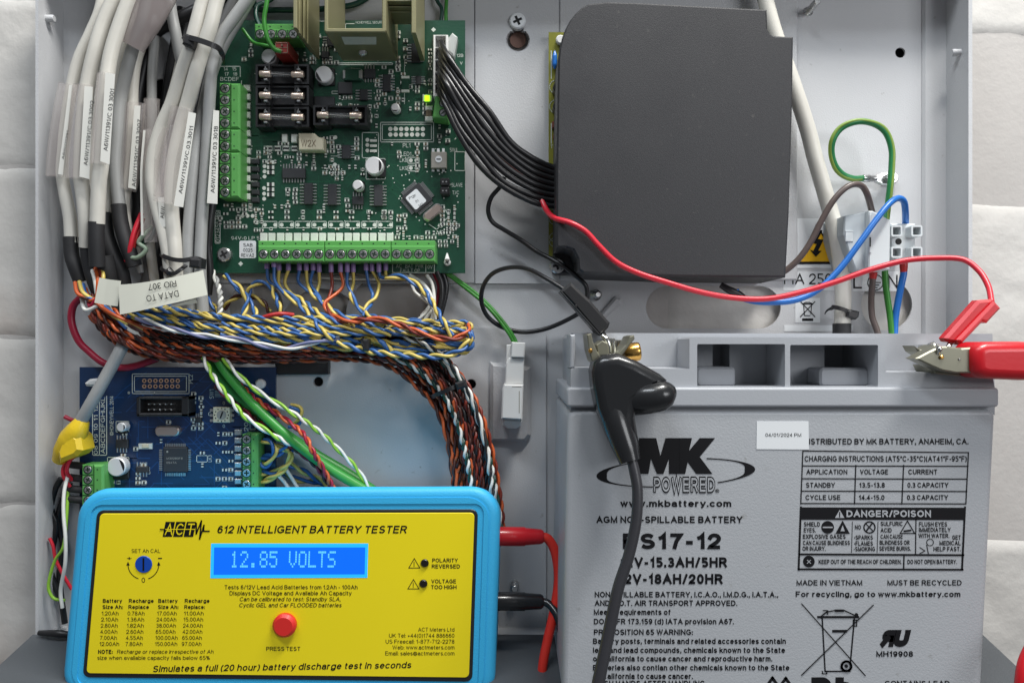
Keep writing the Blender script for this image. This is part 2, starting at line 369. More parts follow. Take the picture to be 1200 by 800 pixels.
M_label_cream = mat('paper_flag', rgb(222, 222, 208), 0.6, var=0.04, vscale=120)
M_ink = mat('black_ink', rgb(14, 14, 18), 0.6, spec=0.25)
M_gpcb = mat('green_solder_mask', rgb(26, 70, 52), 0.34, bump=0.25, scale=700, var=0.22, vscale=130, coat=0.35)
M_bpcb = mat('blue_solder_mask', rgb(18, 46, 82), 0.34, bump=0.2, scale=700, var=0.2, vscale=130, coat=0.35)
M_opcb = mat('olive_solder_mask', rgb(128, 128, 44), 0.35, var=0.15, vscale=140)
M_trace = mat('green_trace', rgb(34, 86, 62), 0.3, coat=0.3)
M_btrace = mat('blue_trace', rgb(30, 70, 120), 0.3, coat=0.3)
M_silk = mat('white_silkscreen', rgb(200, 208, 200), 0.6)
M_solder = mat('solder', rgb(205, 205, 205), 0.28, metal=0.85, bump=0.3, scale=900)
M_pad = mat('tinned_pad', rgb(222, 225, 216), 0.42, metal=0.15, var=0.15, vscale=300)
M_chip = mat('chip_epoxy', rgb(48, 49, 52), 0.55, var=0.1, vscale=200)
M_smdbody = mat('ceramic_body', rgb(120, 104, 84), 0.5, var=0.3, vscale=400)
M_tgreen = mat('green_terminal_plastic', rgb(88, 156, 80), 0.42, bump=0.05, var=0.07)
M_tdark = mat('dark_socket', rgb(18, 42, 26), 0.5)
M_steel = mat('zinc_steel', rgb(196, 196, 196), 0.28, metal=0.9, var=0.12, vscale=250, rvar=0.1)
M_chrome = mat('nickel', rgb(210, 210, 206), 0.18, metal=1.0, rvar=0.08)
M_clampm = mat('pressed_clamp_steel', rgb(138, 136, 120), 0.36, metal=0.6, var=0.1, rvar=0.1)
M_brass = mat('brass', rgb(214, 168, 92), 0.24, metal=1.0, var=0.1, vscale=220)
M_gold = mat('fuse_cap_metal', rgb(222, 202, 186), 0.32, metal=0.65)
M_alu = mat('champagne_aluminium', rgb(152, 148, 114), 0.40, metal=0.55, bump=0.08, scale=900, var=0.06)
M_glass = mat('fuse_glass', rgb(140, 140, 140), 0.15, alpha=0.14, spec=0.8)
M_purple = mat('lilac_ferrule', rgb(150, 124, 178), 0.45, var=0.06)
M_redf = mat('red_ferrule', rgb(176, 40, 40), 0.4)
M_yel = mat('yellow_insulation', rgb(206, 184, 96), 0.36, var=0.06)
M_blue = mat('blue_insulation', rgb(54, 98, 158), 0.36, var=0.08)
M_orange = mat('orange_insulation', rgb(198, 92, 46), 0.36, var=0.08)
M_brown = mat('red_brown_insulation', rgb(120, 44, 32), 0.38, var=0.12)
M_dbrown = mat('dark_brown_insulation', rgb(70, 36, 30), 0.38, var=0.12)
M_red = mat('red_insulation', rgb(206, 42, 58), 0.34, var=0.04)
M_crim = mat('crimson_insulation', rgb(150, 24, 52), 0.4, var=0.08)
M_wht = mat('white_insulation', rgb(220, 220, 214), 0.36, var=0.04)
M_grn = mat('green_insulation', rgb(56, 130, 48), 0.36, var=0.06)
M_lime = mat('lime_insulation', rgb(140, 190, 60), 0.36, var=0.06)
M_dgrn = mat('dark_green_insulation', rgb(22, 62, 52), 0.36, var=0.08)
M_shgrn = mat('green_cable_sheath', rgb(56, 142, 58), 0.38, bump=0.08, scale=400, var=0.05)
M_mbrown = mat('brown_mains_insulation', rgb(96, 84, 80), 0.36, var=0.05)
M_mblue = mat('blue_mains_insulation', rgb(36, 108, 190), 0.32, var=0.05)
M_tape = mat('yellow_tape', rgb(226, 192, 40), 0.35, bump=0.7, scale=160, var=0.08)
M_batt = mat('grey_battery_plastic', rgb(170, 173, 177), 0.42, bump=0.25, scale=1300, var=0.05, vscale=16, rvar=0.10, stain=(rgb(146, 147, 146), 190, 0.68, 0.78))
M_batt2 = mat('grey_battery_lid_plastic', rgb(168, 171, 176), 0.38, bump=0.12, scale=1300, var=0.03, vscale=20)
M_cblue = mat('blue_rubber_case', rgb(56, 176, 228), 0.5, bump=0.3, scale=1500, var=0.05, vscale=25, rvar=0.08, stain=(rgb(40, 120, 160), 150, 0.70, 0.80))
M_yface = mat('yellow_printed_film', rgb(238, 218, 26), 0.36, bump=0.08, scale=2500, var=0.04, vscale=14, rvar=0.10)
M_lcd = mat('lcd_backlight', rgb(4, 60, 200), 0.2, emit=rgb(6, 104, 250), estr=0.95)
M_lcd2 = mat('lcd_glow_edge', rgb(10, 120, 210), 0.2, emit=rgb(40, 176, 248), estr=0.9)
M_lcdt = mat('lcd_pixels', rgb(90, 180, 230), 0.2, emit=rgb(84, 178, 246), estr=0.85)
M_rbtn = mat('red_button', rgb(214, 44, 40), 0.4, var=0.03)
M_rclamp = mat('red_clamp_sleeve', rgb(196, 22, 34), 0.34, bump=0.06, scale=600, var=0.06, coat=0.15)
M_rlead = mat('red_silicone_lead', rgb(222, 50, 36), 0.42, bump=0.1, scale=500)
M_wplas = mat('white_nylon', rgb(222, 222, 220), 0.4, bump=0.05, var=0.03)
M_gplas = mat('pale_grey_nylon', rgb(206, 212, 214), 0.42, var=0.03)
M_stick = mat('white_sticker', rgb(226, 229, 231), 0.45)
M_yst = mat('yellow_sticker', rgb(230, 176, 20), 0.45)
M_ledg = mat('lit_led', rgb(190, 255, 60), 0.3, emit=rgb(150, 235, 20), estr=2.6)
M_ledoff = mat('dark_led', rgb(20, 16, 14), 0.2, coat=0.5)
M_redconn = mat('red_connector', rgb(140, 40, 34), 0.4)
M_beige = mat('beige_component', rgb(206, 198, 172), 0.5, var=0.06)
M_can = mat('capacitor_can', rgb(218, 218, 218), 0.4, metal=0.2, var=0.05)
M_crystal = mat('crystal_can', rgb(210, 190, 180), 0.3, metal=0.8)
M_sw = mat('grey_switch', rgb(150, 146, 138), 0.5, var=0.15, vscale=300)
M_hole = mat('cavity_shade', rgb(24, 24, 26), 0.8)  # near-black colour paints the shade inside holes and slots
# ================================================================ the setting: painted brick wall
wall_h = -0.0045
mb = MB(); mb.box(-900, -600, 2100, 1500, -0.03, wall_h - 0.0012)
wall = mb.build('wall', M_mortar, kind='structure', origin=pt(600, 400, wall_h))
def brick_mesh(seed):
    rnd = random.Random(seed); nx, nz = 60, 24; w, hh = 0.2184, 0.0889
    import mathutils
    vs = []; fs = []
    for j in range(nz + 1):
        for i in range(nx + 1):
            u, v = i / nx, j / nz
            x = (u - .5) * w; z = (v - .5) * hh
            e = min(u * w, (1 - u) * w, v * hh, (1 - v) * hh)
            d = 0.0015 * (1 - min(1, e / (0.0036 + .002 * mathutils.noise.noise(Vector((x * 40, z * 40, seed)))))) ** 2
            n = mathutils.noise.fractal(Vector((x * 38 + seed * 9, z * 38, seed)), 1.0, 2.0, 4)
            n2 = mathutils.noise.noise(Vector((x * 14, z * 22 + seed * 3, 4)))
            vs.append((x, d - 0.0011 * n - 0.0003 * n2, z))
    b = len(vs)
    for j in range(nz):
        for i in range(nx):
            a = j * (nx + 1) + i; fs.append((a, a + 1, a + nx + 2, a + nx + 1))
    me = bpy.data.meshes.new('brick'); me.from_pydata(vs, [], fs); me.materials.append(M_wall)
    me.polygons.foreach_set('use_smooth', [True] * len(fs)); me.update(); return me
BM = [brick_mesh(k) for k in range(4)]
kk = (D - wall_h) / F
for r in range(-1, 6):
    for c in range(-1, 3):
        cx = -170 + c * 484 + (0 if r % 2 else 484 / 2) - 15
        cy = -100 + r * 197.5 + (cx - 20) * 0.036
        if 90 < cx - 240 and cx + 240 < 1090 and 0 < cy < 700: continue
        o = bpy.data.objects.new('brick', BM[(r * 3 + c * 5) % 4]); S.collection.objects.link(o); o.parent = wall
        o.location = Vector(((cx - 600) * kk, -wall_h, (400 - cy) * kk)) - wall.location
        o.rotation_euler = (0, math.radians(2.06), 0)

# ================================================================ cabinet tray
cab = thing('metal_cabinet', 'open grey enamelled steel cabinet tray holding both circuit boards and the battery', 'cabinet', 600, 400, 0)
# back plate, with openings that let the brick wall show
def slot(cx, cy, w, hh, n=14):
    r = hh / 2; o = []
    for i in range(n + 1): a = math.radians(-90 + 180 * i / n); o.append((cx + w / 2 - r + r * math.cos(a), cy + r * math.sin(a)))
    for i in range(n + 1): a = math.radians(90 + 180 * i / n); o.append((cx - w / 2 + r + r * math.cos(a), cy + r * math.sin(a)))
    return o
key = [(602.5, 30), (602.5, 38)] + [(607 + 12.5 * math.cos(math.radians(a)), 47 + 12.5 * math.sin(math.radians(a))) for a in range(-112, -430, -20) if math.cos(math.radians(a)) < 2][0:0]
key = [(602.6, 22), (611.4, 22), (611.4, 37.5)] + [(607 + 12.8 * math.cos(math.radians(a)), 47.5 + 12.8 * math.sin(math.radians(a))) for a in range(-50, 231, 20)] + [(602.6, 37.5)]
holes = [key, circ(1055, 62, 6), circ(373, 447, 5.5, 20), circ(552, 450, 5.5, 20), slot(836, 360, 158, 50), circ(1039, 357, 30),
         circ(193, 120, 28), circ(457, 372, 52), circ(377, 388, 50, 32), circ(300, 360, 32)]
holes = [h for h in holes]
bp = holed_plate([(56, -34), (1118, -34), (1118, 775), (56, 775)], holes, -0.0012, 0.0)
bp.build('back_plate', M_paint, cab)
# raised chassis sheet of the upper half, ending at the folded edge above the wire bundle
def rr_hole(x0, y0, x1, y1): return rr(x0, y0, x1, y1, 6)
m = MB(); m.box(470, -30, 655, 332, 0.0001, 0.0022, 0.0006); m.box(240, -30, 470.4, 326, 0.0001, 0.0022, 0.0006)
for i in range(0):
    pass
# keep the keyhole open: the sheet stops around it
m2 = holed_plate([(557, -30), (655, -30), (655, 332), (557, 332)], [[(600.5, 20), (613.5, 20), (613.5, 37.0)] + [(607 + 14 * math.cos(math.radians(a)), 47.5 + 14 * math.sin(math.radians(a))) for a in range(-50, 231, 20)] + [(600.5, 37.0)]], 0.0001, 0.0022)
m2.build('chassis_plate', M_paint, cab)
m = MB(); m.box(240, -30, 556.6, 332, 0.0001, 0.0016, 0.0006); m.build('chassis_plate', M_paint, cab)
m = MB(); m.box(655.5, -30, 935, 328, 0.0001, 0.0022, 0.0006); m.build('chassis_plate', M_paint, cab)
# lower raised panel and pressed louvre
m = holed_plate(rr(318, 384, 640, 770, 8), [circ(373, 447, 6.2, 20), circ(552, 450, 6.2, 20)], 0.0001, 0.0014); m.build('lower_panel', M_paint, cab)
m = MB(); m.prism([(574, 424), (622, 430), (622, 510), (616, 518), (574, 518)], 0.0014, 0.0050, 0.0018); m.build('louvre', M_paint2, cab)
m = MB(); m.prism([(700, 372), (722, 347), (728, 350), (728, 357), (706, 377), (701, 377)], 0.0001, 0.0035, 0.0012); m.build('bridge_lance', M_paint2, cab)
m = MB(); m.box(1082, -34, 1118, 775, 0.0001, 0.0016, 0.0012); m.build('flange', M_paint, cab)
# side walls
def wall_side(x_in, x_out, y0=-36, y1=752):
    mb = MB(); k2 = (D - 0.0205) / F
    X0 = (x_in - 600) * k2; X1 = (x_out - 600) * k2; Z0 = (400 - y0) * k2; Z1 = (400 - y1) * k2
    vs = []
    for hh in (-0.0012, 0.0205):
        for X, Z in ((X0, Z1), (X1, Z1), (X1, Z0), (X0, Z0)): vs.append((X, -hh, Z))
    mb.add(vs, [(0, 1, 2, 3), (4, 7, 6, 5), (0, 4, 5, 1), (1, 5, 6, 2), (2, 6, 7, 3), (3, 7, 4, 0)]); return mb
wall_side(45, 41.5).build('side_wall', M_paint, cab)
wall_side(1135, 1139.5).build('side_wall', M_paint, cab)
k2 = (D - 0.0205) / F
def slab(name, x0, x1, ya, yb, h0, h1, m_):
    mb = MB(); X0 = (x0 - 600) * k2; X1 = (x1 - 600) * k2; Z0 = (400 - ya) * k2; Z1 = (400 - yb) * k2; vs = []
    for hh in (h0, h1):
        for X, Z in ((X0, Z1), (X1, Z1), (X1, Z0), (X0, Z0)): vs.append((X, -hh, Z))
    mb.add(vs, [(0, 1, 2, 3), (4, 7, 6, 5), (0, 4, 5, 1), (1, 5, 6, 2), (2, 6, 7, 3), (3, 7, 4, 0)]); mb.build(name, m_, cab)
slab('top_wall', 41.5, 1139.5, -40, -36, -0.0012, 0.0205, M_paint)
slab('bottom_wall', 41.5, 1139.5, 752, 756, -0.0012, 0.0205, M_paint)
# hinged door hanging open below, reaching towards the viewer
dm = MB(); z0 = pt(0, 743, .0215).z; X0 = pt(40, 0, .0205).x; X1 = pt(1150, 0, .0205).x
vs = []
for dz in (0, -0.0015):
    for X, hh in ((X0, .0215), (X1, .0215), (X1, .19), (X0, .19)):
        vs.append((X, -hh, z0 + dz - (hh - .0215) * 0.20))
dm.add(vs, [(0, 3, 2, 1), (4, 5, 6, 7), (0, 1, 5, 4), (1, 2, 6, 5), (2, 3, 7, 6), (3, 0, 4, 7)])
dm.build('door', M_door_paint, cab)
# gasket fold along the hinge
g = MB(); g.tube([(46, 741, .024), (70, 742, .027), (95, 745, .024)], [3, 4.5, 3], 8); pass
g.build('hinge_gasket', M_black, cab)
# hinge pins / lid posts and studs
def post(a, b, r, m_=M_paint, name='lid_post'):
    q = MB(); q.lathe(Vector(a), Vector(b), [(0, r), (0.94, r), (1.0, r * 0.8)], 16); q.build(name, m_, cab)
A = pt(1135, 62, .0135); post(A, A + Vector((-0.0085, 0.0, 0)), 0.0018)
A = pt(44, 22, .014); post(A, A + Vector((0.0085, 0.0, 0)), 0.0018)
q = MB(); A = pt(947, 14, 0); q.lathe(A, A + Vector((0, -0.012, 0)), [(0, .0026), (0.02, .0026), (.05, .0017), (.95, .0017), (1, .0013)], 16); q.build('stud', M_steel, cab)
q = MB(); A = pt(697, 346, 0); q.lathe(A, A + Vector((0.001, -0.007, 0)), [(0, .0030), (0.3, .0030), (.35, .0019), (.95, .0019), (1, .0012)], 16); q.build('stud', M_steel, cab)
q = MB(); A = pt(603, 683, 0); q.lathe(A, A + Vector((0, -0.009, 0)), [(0, .0024), (.95, .002), (1, .0014)], 14); q.build('stud', M_steel, cab)
# cross-head screw in the keyhole
def screw(parent, x, y, r, h0, h1, m_=M_steel, ang=20, name='screw', n=20):
    q = MB(); q.disc(x, y, r, h0, h1, n, ch=min(0.0006, (h1 - h0) * .45)); o = q.build(name, m_, parent)
    q = MB(); q.rbox(x, y, r * 1.15, r * .3, ang, h1 - .0001, h1 + .00008); q.rbox(x, y, r * .3, r * 1.15, ang, h1 - .0001, h1 + .00012); q.build('cross_slot', M_hole, o)
    return o
so = screw(cab, 606.5, 24, 9.6, 0.0008, 0.0042, M_stick, 25)
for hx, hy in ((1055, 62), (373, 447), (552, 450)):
    q = MB(); q.disc(hx, hy, 8, -0.0044, -0.0041, 18); q.build('hole_shade_disc', M_hole, cab)  # dark disc behind each hole, painting the shade of its depth
q = MB(); q.disc(193, 120, 34, -0.0044, -0.0042, 24); q.build('opening_shade_disc', M_hole, cab)  # dark disc backing the round opening, shade put in as colour
q = MB(); q.disc(607, 47, 9.5, -0.0044, -0.004, 20); q.build('wall_plug', mat('wall_plug_brown', rgb(158, 124, 112), .7, var=.15, vscale=200), cab)
# printed stickers and lettering on the back plate
st = MB(); st.box(933, 256, 987, 314, 0.0000, 0.0002); so = st.build('warning_sticker', M_stick, cab, label='white sticker with yellow lightning triangle')
q = MB(); q.flat([(957, 262), (982, 307), (937, 307)], .0003); q.build('triangle', M_yst, so)
q = MB(); q.stroke([(936, 308), (984, 308)], 3, .0004); q.stroke([(957, 263), (937, 305)], 1.6, .00045); q.stroke([(957, 263), (982, 306)], 1.6, .00041)
q.flat([(960, 269), (951, 284), (957, 286), (953, 294), (949, 292.5), (956, 301), (963, 294), (959, 293.5), (965, 281), (958.5, 280), (964, 270)], .0005)
q.build('lightning_bolt', M_ink, so)
st = MB(); st.box(932, 349, 961, 378, 0.0000, 0.0002); so = st.build('bin_sticker', M_stick, cab, label='small white sticker with crossed-out bin')
q = MB(); q.box(940, 373, 953, 376, .0002, .0003)
def bin_icon(q, x, y, w, h, s, t):
    q.stroke([(x + .22 * w, y + .18 * h), (x + .28 * w, y + .93 * h), (x + .66 * w, y + .93 * h)], t, s)
    q.stroke([(x + .78 * w, y + .18 * h), (x + .72 * w, y + .80 * h)], t, s + .00003); q.stroke([(x + .15 * w, y + .17 * h), (x + .85 * w, y + .17 * h)], t * 1.3, s + .00006)
    q.stroke([(x + .22 * w, y + .13 * h), (x + .36 * w, y + .07 * h), (x + .62 * w, y + .07 * h), (x + .78 * w, y + .13 * h)], t, s + .00009)
    q.stroke([(x, y), (x + w, y + h)], t, s + .00012); q.stroke([(x + w, y + .02 * h), (x, y + h)], t, s + .00015)
bin_icon(q, 938, 353, 17, 18, .0003, 1.0); q.build('bin_print', M_ink, so)
q = MB(); q.box(918, 318, 987, 340, 0, .00012); q.box(999, 318, 1053, 341, 0, .00012); q.build('rating_sticker', M_stick, cab)
q = MB(); q.text('T1A 250V', 915, 333, 12.5, .0003, 71); q.text('L', 1000, 338, 16, .0003); q.text('N', 1041, 338, 16, .0003, 11)
q.stroke([(1026 + 9 * math.cos(a * PI / 12), 331 + 9 * math.sin(a * PI / 12)) for a in range(24)], 1, .0003, True)
q.stroke([(1026, 323), (1026, 331)], 1, .00033); q.stroke([(1020, 331), (1032, 331)], 1.1, .00036); q.stroke([(1022, 334), (1030, 334)], 1, .0004); q.stroke([(1024, 337), (1028, 337)], 1, .0004)
q.build('terminal_lettering', M_ink, cab)
q = MB(); q.box(919, 381, 1000, 388, 0, .0002); q.build('paper_strip', M_stick, cab)
# ================================================================ power supply: olive board under a black sheet cover
psu = thing('power_supply', 'power supply under a large matt black cover with rounded corner and olive board edge', 'power supply', 790, 170, 0.002)
q = MB(); q.box(643, 38, 900, 300, .006, .0076); q.build('circuit_board', M_opcb, psu)
q = MB()
for yy in (102, 125): q.stroke([(652 + 8 * math.cos(a * PI / 10), yy + 8 * math.sin(a * PI / 10)) for a in range(20)], 1, .0078, True)
for yy in (250, 258, 278, 284): q.stroke([(650 + 6 * math.cos(a * PI / 10), yy + 5 * math.sin(a * PI / 10)) for a in range(20)], .9, .0078, True)
q.stroke([(646, 60), (646, 92)], 1, .0078); q.stroke([(646, 145), (646, 168)], 1, .00784); q.text('Tfuse', 643, 223, 4.5, .0078); q.text('TCO', 645, 174, 4, .0078)
q.build('silkscreen', M_silk, psu)
q = MB(); q.tube([(650, 60, .0095), (650, 66, .0095), (650, 76, .0095), (650, 81, .0095)], [1, 3, 3, 1], 10); q.build('resistor', M_mblue, psu)
q = MB(); q.disc(654, 102, 6, .0076, .016, 16, .0006); q.build('capacitor', M_black, psu)
q = MB(); q.disc(654, 124, 6, .0076, .016, 16, .0006); q.build('capacitor', M_black, psu)
q = MB(); q.disc(657, 46, 5.5, .0076, .010, 16, .0006); q.build('board_support', M_wplas, psu)
q = MB(); q.box(647, 142, 653, 150, .0076, .010, .0004); q.box(648, 158, 653, 163, .0076, .009, .0003); q.build('resistor', mat('brown_body', rgb(110, 60, 50), .4), psu)
q = MB()
out = [(654, 76)] + [(702 + 48 * math.cos(math.radians(a)) * 1.0, 76 + 74 * -math.sin(math.radians(a))) for a in range(175, 95, -10)] + [(712, 2), (745, 3), (820, 7), (899, 11), (900, 34)] + \
      [(910 - 9 * math.cos(math.radians(a)), 34 + 8 * math.sin(math.radians(a))) for a in range(20, 91, 20)] + [(930, 43), (929, 120), (925, 250), (921, 325), (800, 324), (684, 320), (678, 316), (677, 303), (672, 293), (664, 290), (652, 290), (652, 200)]
q.prism(out, .0020, .038, .0009); cv = q.build('cover', M_cover, psu)
q = MB(); q.prism([(651, 291), (664, 291), (671, 294), (676, 303), (677, 317), (672, 321), (652, 321), (648, 318), (648, 297)], .0015, .012, .001); q.build('mounting_foot', M_black, psu)
screw(psu, 653, 311, 9, .012, .0145, M_steel, 10)

# ================================================================ generic board pieces
def terminals(parent, x0, y0, x1, y1, n, h0, h1, horiz=True, flip=False, blocks=None):
    """screw terminal block seen from above its screws; wire side at the bottom (horiz) or left"""
    blocks = blocks or [n]; tot = sum(blocks); a = 0
    L = (x1 - x0) if horiz else (y1 - y0)
    for b in blocks:
        s0 = a / tot * L; s1 = (a + b) / tot * L
        q = MB()
        if horiz:
            q.prism([(x0 + s0 + .3, y1), (x0 + s1 - .3, y1), (x0 + s1 - .3, y0 + 6), (x0 + s0 + .3, y0 + 6)], h0, h1, .0005)
            q.box(x0 + s0 + .3, y0, x0 + s1 - .3, y0 + 8, h0, h1 - .0022, .0004)
        else:
            dx = (x1 - x0)
            q.prism([(x0, y0 + s1 - .3), (x0 + dx * .52, y0 + s1 - .3), (x0 + dx * .52, y0 + s0 + .3), (x0, y0 + s0 + .3)], h0, h1 - .0012, .0004)
            q.prism([(x0 + dx * .5, y0 + s1 - .3), (x1, y0 + s1 - .3), (x1, y0 + s0 + .3), (x0 + dx * .5, y0 + s0 + .3)], h0, h1, .0010)
        o = q.build('terminal_block', M_tgreen, parent)
        for k in range(b):
            s = (a + k + .5) / tot * L
            if horiz: cx, cy = x0 + s, y1 - (y1 - y0 - 7) * .5; hh = h1
            else: cx, cy = x0 + (x1 - x0) * .27, y0 + s; hh = h1 - .0012
            r = L / tot * .36
            q = MB(); q.disc(cx, cy, r + .9, hh - .0001, hh + .00006, 16); q.m = 1
            q.disc(cx, cy, r, hh - .0002, hh + .0002, 14, .0002)
            g = random.uniform(0, 90); q.m = 0
            q.rbox(cx, cy, r * 1.3, r * .34, g, hh, hh + .00024); q.rbox(cx, cy, r * 1.3, r * .34, g + 90, hh, hh + .00027)
            if horiz: q.disc(cx - 1, y0 + 3.4, .9, hh - .0023, hh - .00215, 8); q.rbox(cx + L / tot * .5, cy, .9, 9, 0, hh, hh + .00015) if k < b - 1 else None
            else: q.disc(x0 + (x1 - x0) * .72, cy, .9, h1, h1 + .00005, 8); q.rbox(x0 + (x1 - x0) * .26, cy + L / tot * .5, (x1 - x0) * .5, .9, 0, hh, hh + .00012) if k < b - 1 else None
            q.build('screw', [M_tdark, M_steel], o)
        a += b
def soic(parent, x, y, w, hh, n, h, vert=True, lab=None, ang=0):
    """chip with n legs a side (legs left and right when vert)"""
    q = MB(); ca, sa = math.cos(math.radians(ang)), math.sin(math.radians(ang))
    q.m = 1
    for s in (-1, 1):
        for k in range(n):
            if vert: u, v = s * (w / 2 + 2.2), (k - (n - 1) / 2) * hh / n; lw, lh = 5.5, hh / n * .42
            else: u, v = (k - (n - 1) / 2) * w / n, s * (hh / 2 + 2.2); lw, lh = w / n * .42, 5.5
            q.rbox(x + u * ca - v * sa, y - (u * sa + v * ca), lw, lh, ang, h, h + .0006, .0001)
    q.m = 0; q.rbox(x, y, w, hh, ang, h + .0002, h + .0017, .0003)
    o = q.build('chip', [M_chip, M_solder], parent)
    if lab: o['label'] = lab
    return o
def ecap(parent, x, y, r, h, ang=30):
    q = MB(); q.rrect(x - r * .95 + r * .25, y - r + r * .25, x + r * 1.1 + r * .2, y + r * 1.1 + r * .2, r * .2, h, h + .0016, .0003)
    q.m = 1; q.disc(x, y, r, h + .0016, h + .0062, 24, .0005)
    q.m = 0; pts = [(x + r * .88 * math.cos(math.radians(a)), y + r * .88 * math.sin(math.radians(a))) for a in range(-50 + ang, 51 + ang, 10)]
    q.flat(pts, h + .00625)
    q.build('electrolytic_capacitor', [M_black, M_can], parent)
def via(q, x, y, r, h): q.disc(x, y, r, h, h + .00012, 10)
def smd(q, x, y, l, w, ang, h, white=True):
    c, s_ = math.cos(math.radians(ang)), math.sin(math.radians(ang)); e = l * .36
    q.m = random.choice((0, 0, 0, 3)); q.rbox(x, y, l * .55, w * .92, ang, h, h + .0007)
    q.m = 1
    for t in (-1, 1): q.rbox(x + t * e * c, y - t * e * s_, l * .3, w, ang, h, h + .00075)
    if white:
        q.m = 2
        for t in (-1, 1):
            ox, oy = -t * s_ * (w * .5 + .9), -t * c * (w * .5 + .9)
            q.rbox(x + ox, y + oy, l * 1.05, .55, ang, h, h + .00006)
SMDM = [M_chip, M_pad, M_silk, M_smdbody]
def field(q, x0, y0, x1, y1, n, h, l=5.4, w=2.8, seed=1, dens=.8):
    rnd = random.Random(seed); cols = max(1, int((x1 - x0) / (l + 1.6))); rows = max(1, int((y1 - y0) / (w + 2.0)))
    for i in range(cols):
        for j in range(rows):
            if rnd.random() > dens: continue
            x = x0 + (i + .5) * (x1 - x0) / cols; y = y0 + (j + .5) * (y1 - y0) / rows
            if rnd.random() < .3: smd(q, x, y, l * .8, w * .85, 90, h, rnd.random() < .3)
            else: smd(q, x + rnd.uniform(-.4, .4), y, l, w, 0, h, rnd.random() < .8)

# ================================================================ green control board
gh = .0105
g = thing('control_board', 'green control circuit board with fuses, chips and green screw terminals', 'circuit board', 398, 172, gh)
q = MB(); q.box(249, 24, 545, 320, gh - .0016, gh, .0001); q.build('substrate', M_gpcb, g)
q = MB()
for (x, y) in ((262, 300), (524, 300), (530, 46), (290, 40)): q.disc(x, y, 5, .0001, gh - .0017, 12)
q.build('standoff', M_wplas, g)
# faint copper traces
rnd = random.Random(3); q = MB()
for _ in range(150):
    x, y = rnd.uniform(292, 535), rnd.uniform(60, 275); P_ = [(x, y)]
    for _k in range(rnd.randint(1, 3)):
        dx, dy = rnd.choice(((1, 0), (0, 1), (1, 1), (1, -1), (-1, 0))); l = rnd.uniform(6, 30)
        x = min(538, max(292, x + dx * l)); y = min(278, max(40, y + dy * l)); P_.append((x, y))
    q.stroke(P_, .8, gh + .00002 + rnd.random() * .00003)
q.build('copper_trace', M_trace, g, kind='stuff')
# silkscreen
q = MB(); hs = gh + .00008
def sbox(x0, y0, x1, y1, w=.8, hh=None): q.stroke([(x0, y0), (x1, y0), (x1, y1), (x0, y1)], w, hh or hs, True)
sbox(446, 143.5, 508, 166.5); sbox(448, 146, 505.5, 164); sbox(424.5, 155.5, 443.5, 185); sbox(533, 178, 545, 200); sbox(478, 184.5, 491, 191.5); sbox(478, 194, 491, 200.5)
sbox(252, 247, 258, 285); sbox(284, 186, 302, 212); sbox(284, 213, 302, 236); sbox(429, 186, 451.5, 210); sbox(389, 107, 408, 110); sbox(396, 74, 460, 76)
sbox(500.5, 265, 520.5, 267) if 0 else None
q.stroke([(503, 263), (512, 269), (526, 253), (520, 243)], .9, hs)
for x0 in (307.5, 327, 346, 365.5, 385, 404.5, 424, 443): sbox(x0, 259.5, x0 + 17, 267)
q.stroke([(460, 308), (460, 322), ], .9, hs); q.stroke([(499, 308), (499, 320)], .9, hs); q.stroke([(509, 308), (509, 320)], .9, hs); q.stroke([(460, 319.4), (509, 319.4)], .8, hs)
q.stroke([(405, 22 + 40), (405, 28), (415, 28)], .8, hs); q.stroke([(367, 75), (367, 22)], .8, hs); q.stroke([(370, 75), (370, 25), (383, 25)], .8, hs)
q.stroke([(461, 70), (461, 27), (493, 27), (493, 52)], .8, hs); q.stroke([(283, 95), (283, 180)], .8, hs); q.stroke([(281.5, 90), (281.5, 78), (258, 78)], .8, hs)
q.stroke([(474, 70), (474, 122)], .6, hs); q.stroke([(388, 183), (398, 183)], .6, hs)
q.text('PL1', 472, 173, 5, hs, 9); q.text('LED1', 470, 183, 5, hs, 12); q.text('LK8', 468.5, 190, 4.6, hs, 8.5); q.text('LK9', 468.5, 199.5, 4.6, hs, 8.5); q.text('SW4', 527, 178, 4.6, hs, 9)
q.text('SLAVE', 529, 219, 4.4, hs, 13); q.text('T/C', 530, 228, 4.4, hs, 8); q.text('AC', 464, 314, 4.5, hs, 7); q.text('BAT', 475, 314, 4.5, hs, 9); q.text('PWR', 487, 314, 4.5, hs, 9); q.text('0V', 501, 315, 4.5, hs, 6)
q.text('FAULT OP', 469, 319, 4.0, hs, 23); q.text('14   15', 262, 83, 4, hs, 15); q.text('17   18', 263, 89, 4, hs, 15); q.text('BCDEF', 258, 95, 4.4, hs, 22); q.text('0123456789', 257.5, 284, 5, hs, 36, rot=90)
q.text('94V-0 LP 5', 271, 281, 4, hs, 33); q.text('HONEYWELL SECURITY', 417, 28, 3, hs, 34); q.text('12B', 535, 67, 3.6, hs, 8); q.text('V', 539, 76, 3.6, hs)
for x, y in ((508, 35), (282, 309)): q.rbox(x, y, 4, 4, 45, gh, hs)
q.build('silkscreen', M_silk, g)
